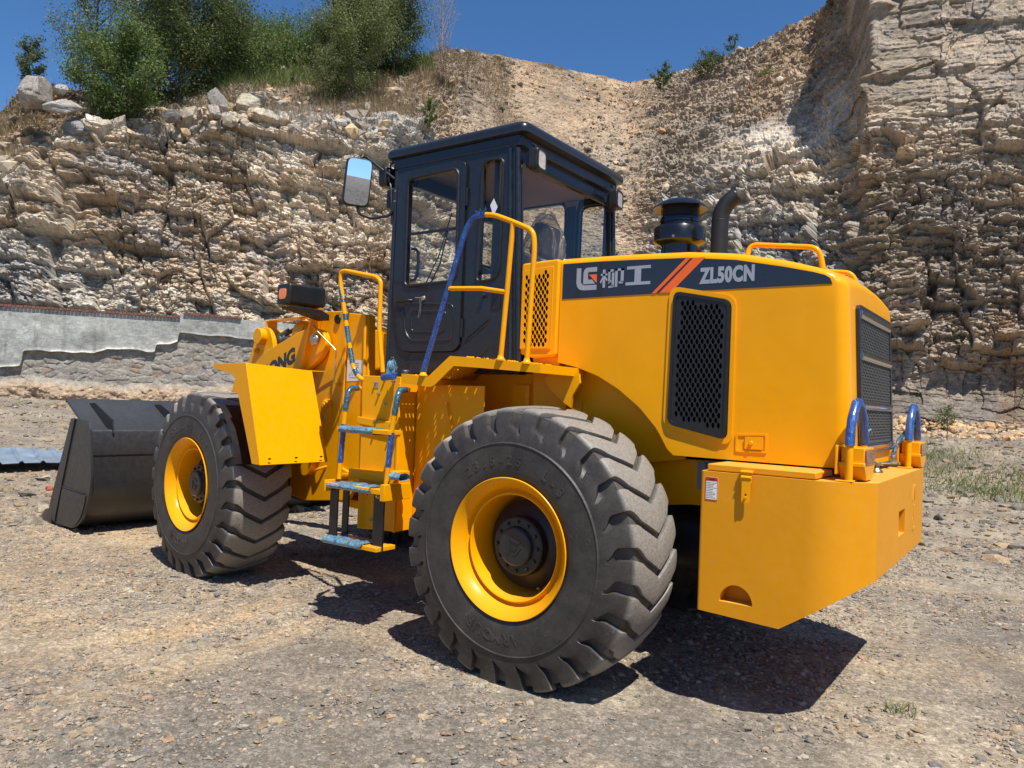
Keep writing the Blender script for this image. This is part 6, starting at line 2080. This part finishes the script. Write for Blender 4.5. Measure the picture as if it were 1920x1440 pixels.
# ---------------------------------------------------------------- front frame (articulated)
def Fp(name, g, mat, parent=None, **k): return part(name, g.map(F), mat, parent, **k)
tw = G()
for s in (1, -1):
    a, b = (.46, .50) if s > 0 else (-.50, -.46)
    tw.join(plate([(2.50, .98), (2.52, 2.335), (2.86, 2.345), (3.05, 2.15), (3.15, 1.6), (3.35, 1.2), (3.9, 1.0), (3.9, .70), (3.0, .62), (2.35, .70), (2.2, .9)], a, b, 'y'))
tw.join(box(2.5, 3.6, -.455, .455, .66, .70)); tw.join(box(2.52, 2.56, -.455, .455, .71, 2.2))
tw.join(box(1.86, 2.5, -.40, .40, .62, .69)); tw.join(box(1.86, 2.5, -.40, .40, 1.08, 1.14))
tw.join(plate([(2.08, .955), (2.50, .915), (2.50, .885), (2.06, .93)], -.46, .52, 'y'))
FFR = Fp('front_frame', tw, M_yel, bevel=.006)
rb = G()
for s in (1, -1):
    a, b = (.40, .478) if s > 0 else (-.478, -.40)
    rb.join(plate([(2.11, .955), (2.205, 2.29), (2.485, 2.318), (2.485, .93)], a, b, 'y'))
rb.join(tube([(2.18, .489, .98), (2.225, .489, 2.29)], .014, 10))
Fp('tower_side_panel', rb, M_yel, FFR, bevel=.006)
Fp('tower_edge_flange', plate([(2.475, .93), (2.475, 2.33), (2.515, 2.33), (2.515, .93)], .50, .506, 'y'), M_yel, FFR)
rc = G(); rc.join(box(1.98, 2.15, -.36, .36, 1.1, 2.02)); rc.join(plate([(1.98, 2.02), (2.14, 2.02), (2.14, 2.14), (2.08, 2.12)], .30, .36, 'y'))
rc.join(tube([(2.06, .37, 1.98), (2.02, .38, 2.06), (2.05, .38, 2.15), (2.12, .38, 2.17)], .018, 10, fil=.03))
Fp('steering_joint_cover', rc, M_yel, FFR, bevel=.01)
dcl = Fp('load_chart_label', plate([(2.225, 1.727), (2.225, 1.90), (2.468, 1.905), (2.468, 1.72)], .4785, .4805, 'y'), M_white, FFR)
dct = G()
for i in range(3): dct.join(box(2.30, 2.44 - .02 * i, .481, .482, 1.875 - i * .018, 1.879 - i * .018))
dct.join(box(2.27, 2.43, .481, .482, 1.752, 1.755))
for i in range(7):
    dct.join(tube([(2.44 - .03 * i, .482, 1.77), (2.43 - .03 * i, .482, 1.79 + .02 * (i % 3)), (2.415 - .03 * i, .482, 1.775)], .0012, 4))
Fp('label_print', dct, M_grey, FFR)
# lift arms
arm_pts = [(2.72, 2.16), (2.90, 2.20), (3.10, 2.165), (3.70, 1.985), (4.3, 1.62), (4.9, 1.0), (5.35, .55), (5.46, .38), (5.36, .24), (5.2, .26), (4.6, .85), (4.0, 1.30), (3.3, 1.62), (2.75, 1.92), (2.66, 2.05)]
for s in (1, -1):
    a, b = (.515, .575) if s > 0 else (-.575, -.515)
    AR = Fp('lift_arm', plate(rpoly(arm_pts, .06), a, b, 'y'), M_yel, bevel=.006)
    if s > 0: ARM = AR
# maker's lettering on the arm, running downhill to the front
g, a0, a1 = text_geo('LIUGONG', .18, .001, .010)
cs, sn = math.cos(math.radians(19)), math.sin(math.radians(19))
W_ = a1 - a0
def L_(p):
    x = (p[0] - a0) * 1.15 - W_ * 1.15; y = p[1]; x = x + y * .26
    return (3.15 - x * cs + y * sn, .5755 + p[2], 1.895 + x * sn + y * cs) 
g.map(L_)
Fp('arm_lettering', g, M_ink, ARM)
# tilt lever plate and cross pin at the front of the tower
bc = G()
for y in (.05, .30):
    bc.join(plate(rpoly([(3.98, 1.80), (3.92, 2.06), (4.02, 2.25), (4.16, 2.27), (4.28, 2.20), (4.42, 1.90), (4.45, 1.5), (4.3, 1.1), (4.1, 1.2)], .10, 6), y, y + .05, 'y'))
bc.join(tube([(4.14, -.05, 2.165), (4.14, .42, 2.165)], .085, 20))
BC = Fp('tilt_lever', bc, M_yel, bevel=.006)
pn = lathe([(.001, .012), (.035, .012), (.035, .006), (.05, .006), (.05, 0)], 20, 'y', (4.17, .37, 2.16)); pn.join(bolt((4.24, .36, 2.02), .02, .03))
Fp('lever_pin', pn, M_yel, BC)
cyl = G(); cyl.join(tube([(2.95, .18, 2.12), (3.62, .18, 2.20)], .115, 28)); cyl.join(tube([(3.50, .18, 2.185), (3.66, .18, 2.205)], .130, 28))
cyl.join(tube([(3.12, .18, 2.255), (3.12, .18, 2.29), (3.45, .18, 2.31), (3.45, .18, 2.28)], .022, 10, fil=.02))
CY_ = Fp('tilt_cylinder', cyl, M_yel, bevel=.004)
Fp('cylinder_rod', tube([(3.62, .18, 2.20), (4.15, .18, 2.17)], .045, 20), M_chrome, CY_)
hz = G(); hz.join(tube([(3.62, .30, 2.12), (3.75, .33, 2.13), (3.80, .33, 2.10), (3.86, .33, 2.16), (3.76, .28, 2.22)], .030, 12, fil=.03))
hz.join(tube([(3.55, .30, 2.05), (3.72, .34, 2.10), (3.82, .32, 2.16), (3.66, .22, 2.28)], .018, 10, fil=.05))
Fp('hydraulic_hose', hz, M_hose, CY_)
ub = G(); ub.join(plate([(3.25, 2.352), (3.25, 2.345), (4.12, 2.322), (4.12, 2.330)], .22, .34, 'y')); ub.join(box(4.10, 4.125, .22, .34, 2.20, 2.325))
Fp('hose_guard', ub, M_yel)
# headlamp bracket plate (faces the rear) and lamp
hb = G(); hb.join(plate([(2.855, 2.355), (2.825, 2.37), (2.985, 1.79), (3.035, 1.80)], .505, .615, 'y'))
HB_ = Fp('lamp_bracket', hb, M_yel, bevel=.003)
hb2 = G(); hb2.join(lathe([(.001, .012), (.040, .012), (.044, .0)], 20, 'y', (2.60, .507, 2.265)))
Fp('rubber_stop', hb2, M_black, HB_)
pb_ = lathe([(.001, .03), (.03, .03), (.032, .02), (.05, .015), (.055, 0)], 20, 'y', (2.78, .616, 2.08)); 
Fp('pivot_pin', pb_, M_steel, HB_)
Fp('grease_line', tube([(2.80, .63, 2.21), (2.77, .64, 2.185), (2.555, .57, 2.01), (2.53, .56, 1.98), (2.54, .56, 1.70)], .006, 8, fil=.02), M_gold, HB_)
Fp('line_clip', bolt((2.54, .51, 1.69), .014, .03), M_yel, HB_)
for s in (1, -1):
    hl_ = plate(rpoly([(2.16, 2.30), (2.14, 2.445), (2.155, 2.465), (2.58, 2.535), (2.62, 2.52), (2.62, 2.335), (2.60, 2.325)], .02), .86, 1.02, 'y') if s > 0 else None
    # housing: long box lying along y in the photo, seen from behind
    hx0, hx1 = 2.66, 2.86
    y0, y1 = (.60, .965) if s > 0 else (-.965, -.60)
    q = box(hx0, hx1, y0, y1, 2.355, 2.53)
    HL = Fp('headlamp', q, M_black, bevel=.022, segs=3)
    ya, yb = (.80, .90) if s > 0 else (-.90, -.80)
    yo_ = .966 * s
    ind = plate(rpoly([(2.70, 2.395), (2.70, 2.485), (2.81, 2.485), (2.81, 2.395)], .03), min(yo_, yo_ + .006 * s), max(yo_, yo_ + .006 * s), 'y')
    Fp('indicator_lens', ind, M_amber, HL)
    Fp('lamp_glass', box(hx1 + .001, hx1 + .006, y0 + .03, y1 - .03, 2.38, 2.51), M_lamp, HL)
    br = plate([(min(y0, y1) + .03, 2.335), (max(y0, y1) - .02, 2.335), (max(y0, y1) - .06, 2.318), (min(y0, y1) - .05, 2.25), (min(y0, y1) - .05, 2.30)], hx0 + .01, hx1 - .03, 'x') if s > 0 else plate([(-.93, 2.335), (-.48, 2.335), (-.48, 2.28)], hx0 + .01, hx1 - .03, 'x')
    Fp('lamp_arm', br, M_matt, HL, bevel=.003)
# lower pin covers on the tower side
pc = G()
pc.join(plate(rpoly([(2.66, 1.34), (2.62, 1.44), (2.64, 1.55), (2.76, 1.56), (2.80, 1.48), (2.74, 1.35)], .05, 6), .50, .515, 'y'))
pc.join(lathe([(.001, .024), (.022, .024), (.026, .016), (.045, .016), (.048, .0)], 24, 'y', (2.725, .515, 1.50)))
PCV = Fp('pin_cover', pc, M_yel, FFR, bevel=.003)
Fp('pin_bolt', bolt((2.735, .516, 1.385), .013, .015), M_steel, FFR)
# front mudguards
def front_fender(s):
    A = (2.50, 1.41, 1.822); B = (2.735, .70, 1.795); C_ = (2.335, .70, 1.045); D = (2.215, 1.41, 1.045)
    # back sheet: A(top outer) B(top inner) C(bottom inner) D(bottom outer)
    B = (2.60, .745, 1.795); C_ = (2.285, .76, 1.045)
    def sheet(pts, t):
        n = len(pts); P = [Vector(p) for p in pts]
        nn = (P[1] - P[0]).cross(P[2] - P[0]).normalized() * t
        g = G(); v = [tuple(p) for p in P] + [tuple(p + nn) for p in P]
        f = [tuple(range(n)), tuple(reversed(range(n, 2 * n)))] + [(i, (i + 1) % n, (i + 1) % n + n, i + n) for i in range(n)]
        return g.add(v, f)
    g = sheet([A, B, C_, D], .006)
    top = sheet([A, (3.03, 1.41, 1.812), (3.03, .60, 1.812), (2.62, .60, 1.80), B], .006)
    g.join(top)
    side = plate([(2.50, 1.824), (3.03, 1.815), (3.03, 1.78), (2.72, 1.735), (2.655, 1.70), (2.70, 1.60), (2.60, 1.575), (2.335, 1.045), (2.215, 1.045)], 1.405, 1.411, 'y')
    g.join(side)
    if s < 0: g = mirror_g(g)
    fd = Fp('front_mudguard', g, M_yel, bevel=.002)
    sl = G()
    for t in (.12, .50, .88):
        p = Vector(D).lerp(Vector(C_), t) + Vector((0.02 - .024 - .004, 0, .045))
        sl.join(lathe([(.001, 0), (.007, 0), (.007, .003)], 10, 'x').map(lambda q: (p.x - q[0], (p.y + q[1] * 2) * s, p.z + q[2])))
    Fp('mounting_slot', sl, M_void, fd)
    fl = G()
    for i in range(14):
        t0, t1 = i / 14, (i + 1) / 14
        a0_ = math.radians(126 + 38 * t0); a1_ = math.radians(126 + 38 * t1)
        R1 = .86
        pts = [(3.43 + R1 * math.cos(a0_), 0, .775 + R1 * math.sin(a0_)), (3.43 + R1 * math.cos(a1_), 0, .775 + R1 * math.sin(a1_))]
        if i > -1:
            v = [(p[0], y * s, p[2]) for p in pts for y in (.80, 1.40)] + [(p[0] - .008, y * s, p[2] + .008) for p in pts for y in (.80, 1.40)]
            fl.add(v, [(0, 1, 3, 2), (4, 5, 7, 6), (1, 3, 7, 5), (0, 2, 6, 4)])
    Fp('inner_mudflap', fl, M_strap, fd)
front_fender(1); front_fender(-1)
und = G()
und.join(box(2.4, 2.9, .1, .45, .80, .93)); und.join(tube([(2.6, .42, 1.0), (2.75, .55, .93), (2.9, .5, .88)], .012, 8, fil=.05)); und.join(lathe([(.12, 0), (.12, .06), (.001, .06)], 20, 'y', (2.95, .5, .98)))
Fp('brake_valve', und, M_yel, FFR)

# ---------------------------------------------------------------- bucket
sideP = rpoly([(6.10, 1.225), (5.63, 1.215), (5.555, 1.14), (5.45, .60), (5.50, .40), (5.66, .15), (5.90, .045), (6.47, .022), (6.69, .10), (6.64, .25)], [.01, .03, .05, .1, .1, .12, .1, .01, .01, .01], 5)
prof = [(6.42, 1.415), (6.405, 1.425), (5.74, 1.130), (5.60, 1.120), (5.585, 1.10), (5.57, .86), (5.53, .60), (5.56, .44), (5.64, .28), (5.76, .15), (5.92, .07), (6.15, .035), (6.72, .015), (6.72, .045), (6.15, .065), (5.94, .10), (5.79, .18), (5.67, .31), (5.60, .46), (5.57, .60), (5.61, .86), (5.63, 1.09), (5.75, 1.10), (6.39, 1.385)]
bkt = plate(prof, -1.45, 1.45, 'y')
BK = Fp('bucket', bkt, M_bucket, bevel=.004)
sp_ = G()
for s in (1, -1):
    a, b = (1.452, 1.478) if s > 0 else (-1.478, -1.452)
    sp_.join(plate(sideP, a, b, 'y'))
Fp('bucket_side', sp_, M_bucket, BK, bevel=.004)
cf = G()
for s in (1, -1):
    a, b = (1.479, 1.492) if s > 0 else (-1.492, -1.479)
    cf.join(plate([(6.10, 1.222), (5.99, 1.218), (6.45, .10), (6.47, .03), (6.69, .10), (6.64, .25)], a, b, 'y'))
    cf.join(plate(rpoly([(6.28, .44), (5.56, .44), (5.60, .30), (5.72, .15), (5.90, .065), (6.40, .055)], [.02, .02, .08, .08, .08, .02], 4), a, b - .004 * s if s > 0 else b, 'y'))
    cf.join(tube([(6.30, 1.485 * s, .455), (5.60, 1.485 * s, .455)], .006, 6))
Fp('side_wear_plate', cf, M_bucket, BK, bevel=.003)
gu = G()
for y in (1.24, .52, -.52, -1.24):
    gu.join(plate([(6.30, 1.385), (6.12, 1.34), (5.60, 1.18), (5.56, 1.09), (5.74, 1.13)], y - .008, y + .008, 'y').map(lambda p: (p[0], p[1], p[2] + .055 if p[0] < 6.2 and p[2] > 1.15 else p[2])))
Fp('gusset', gu, M_bucket, BK)
Fp('spill_lip', plate([(6.41, 1.425), (6.44, 1.43), (6.44, 1.39), (6.41, 1.385)], -1.45, 1.45, 'y'), M_bucket, BK)
wb_ = plate([(5.575, .85), (5.560, .85), (5.555, .865), (5.575, .865)], -1.44, 1.44, 'y')
Fp('weld_seam', wb_, M_bucket, BK)
for i in range(8):
    y = 1.425 - i * .407
    t = G().add([(6.56, y - .07, .0), (6.56, y + .07, .0), (6.56, y + .07, .19), (6.56, y - .07, .17), (6.84, y - .055, .0), (6.84, y + .055, .0), (6.84, y + .055, .14), (6.84, y - .055, .14), (7.08, y - .03, .0), (7.08, y + .03, .0), (7.08, y + .03, .015), (7.08, y - .03, .015)],
            [(0, 3, 2, 1), (0, 1, 5, 4), (1, 2, 6, 5), (2, 3, 7, 6), (3, 0, 4, 7), (4, 5, 9, 8), (5, 6, 10, 9), (6, 7, 11, 10), (7, 4, 8, 11), (8, 9, 10, 11)])
    Fp('bucket_tooth', t, M_bucket, BK, bevel=.004)
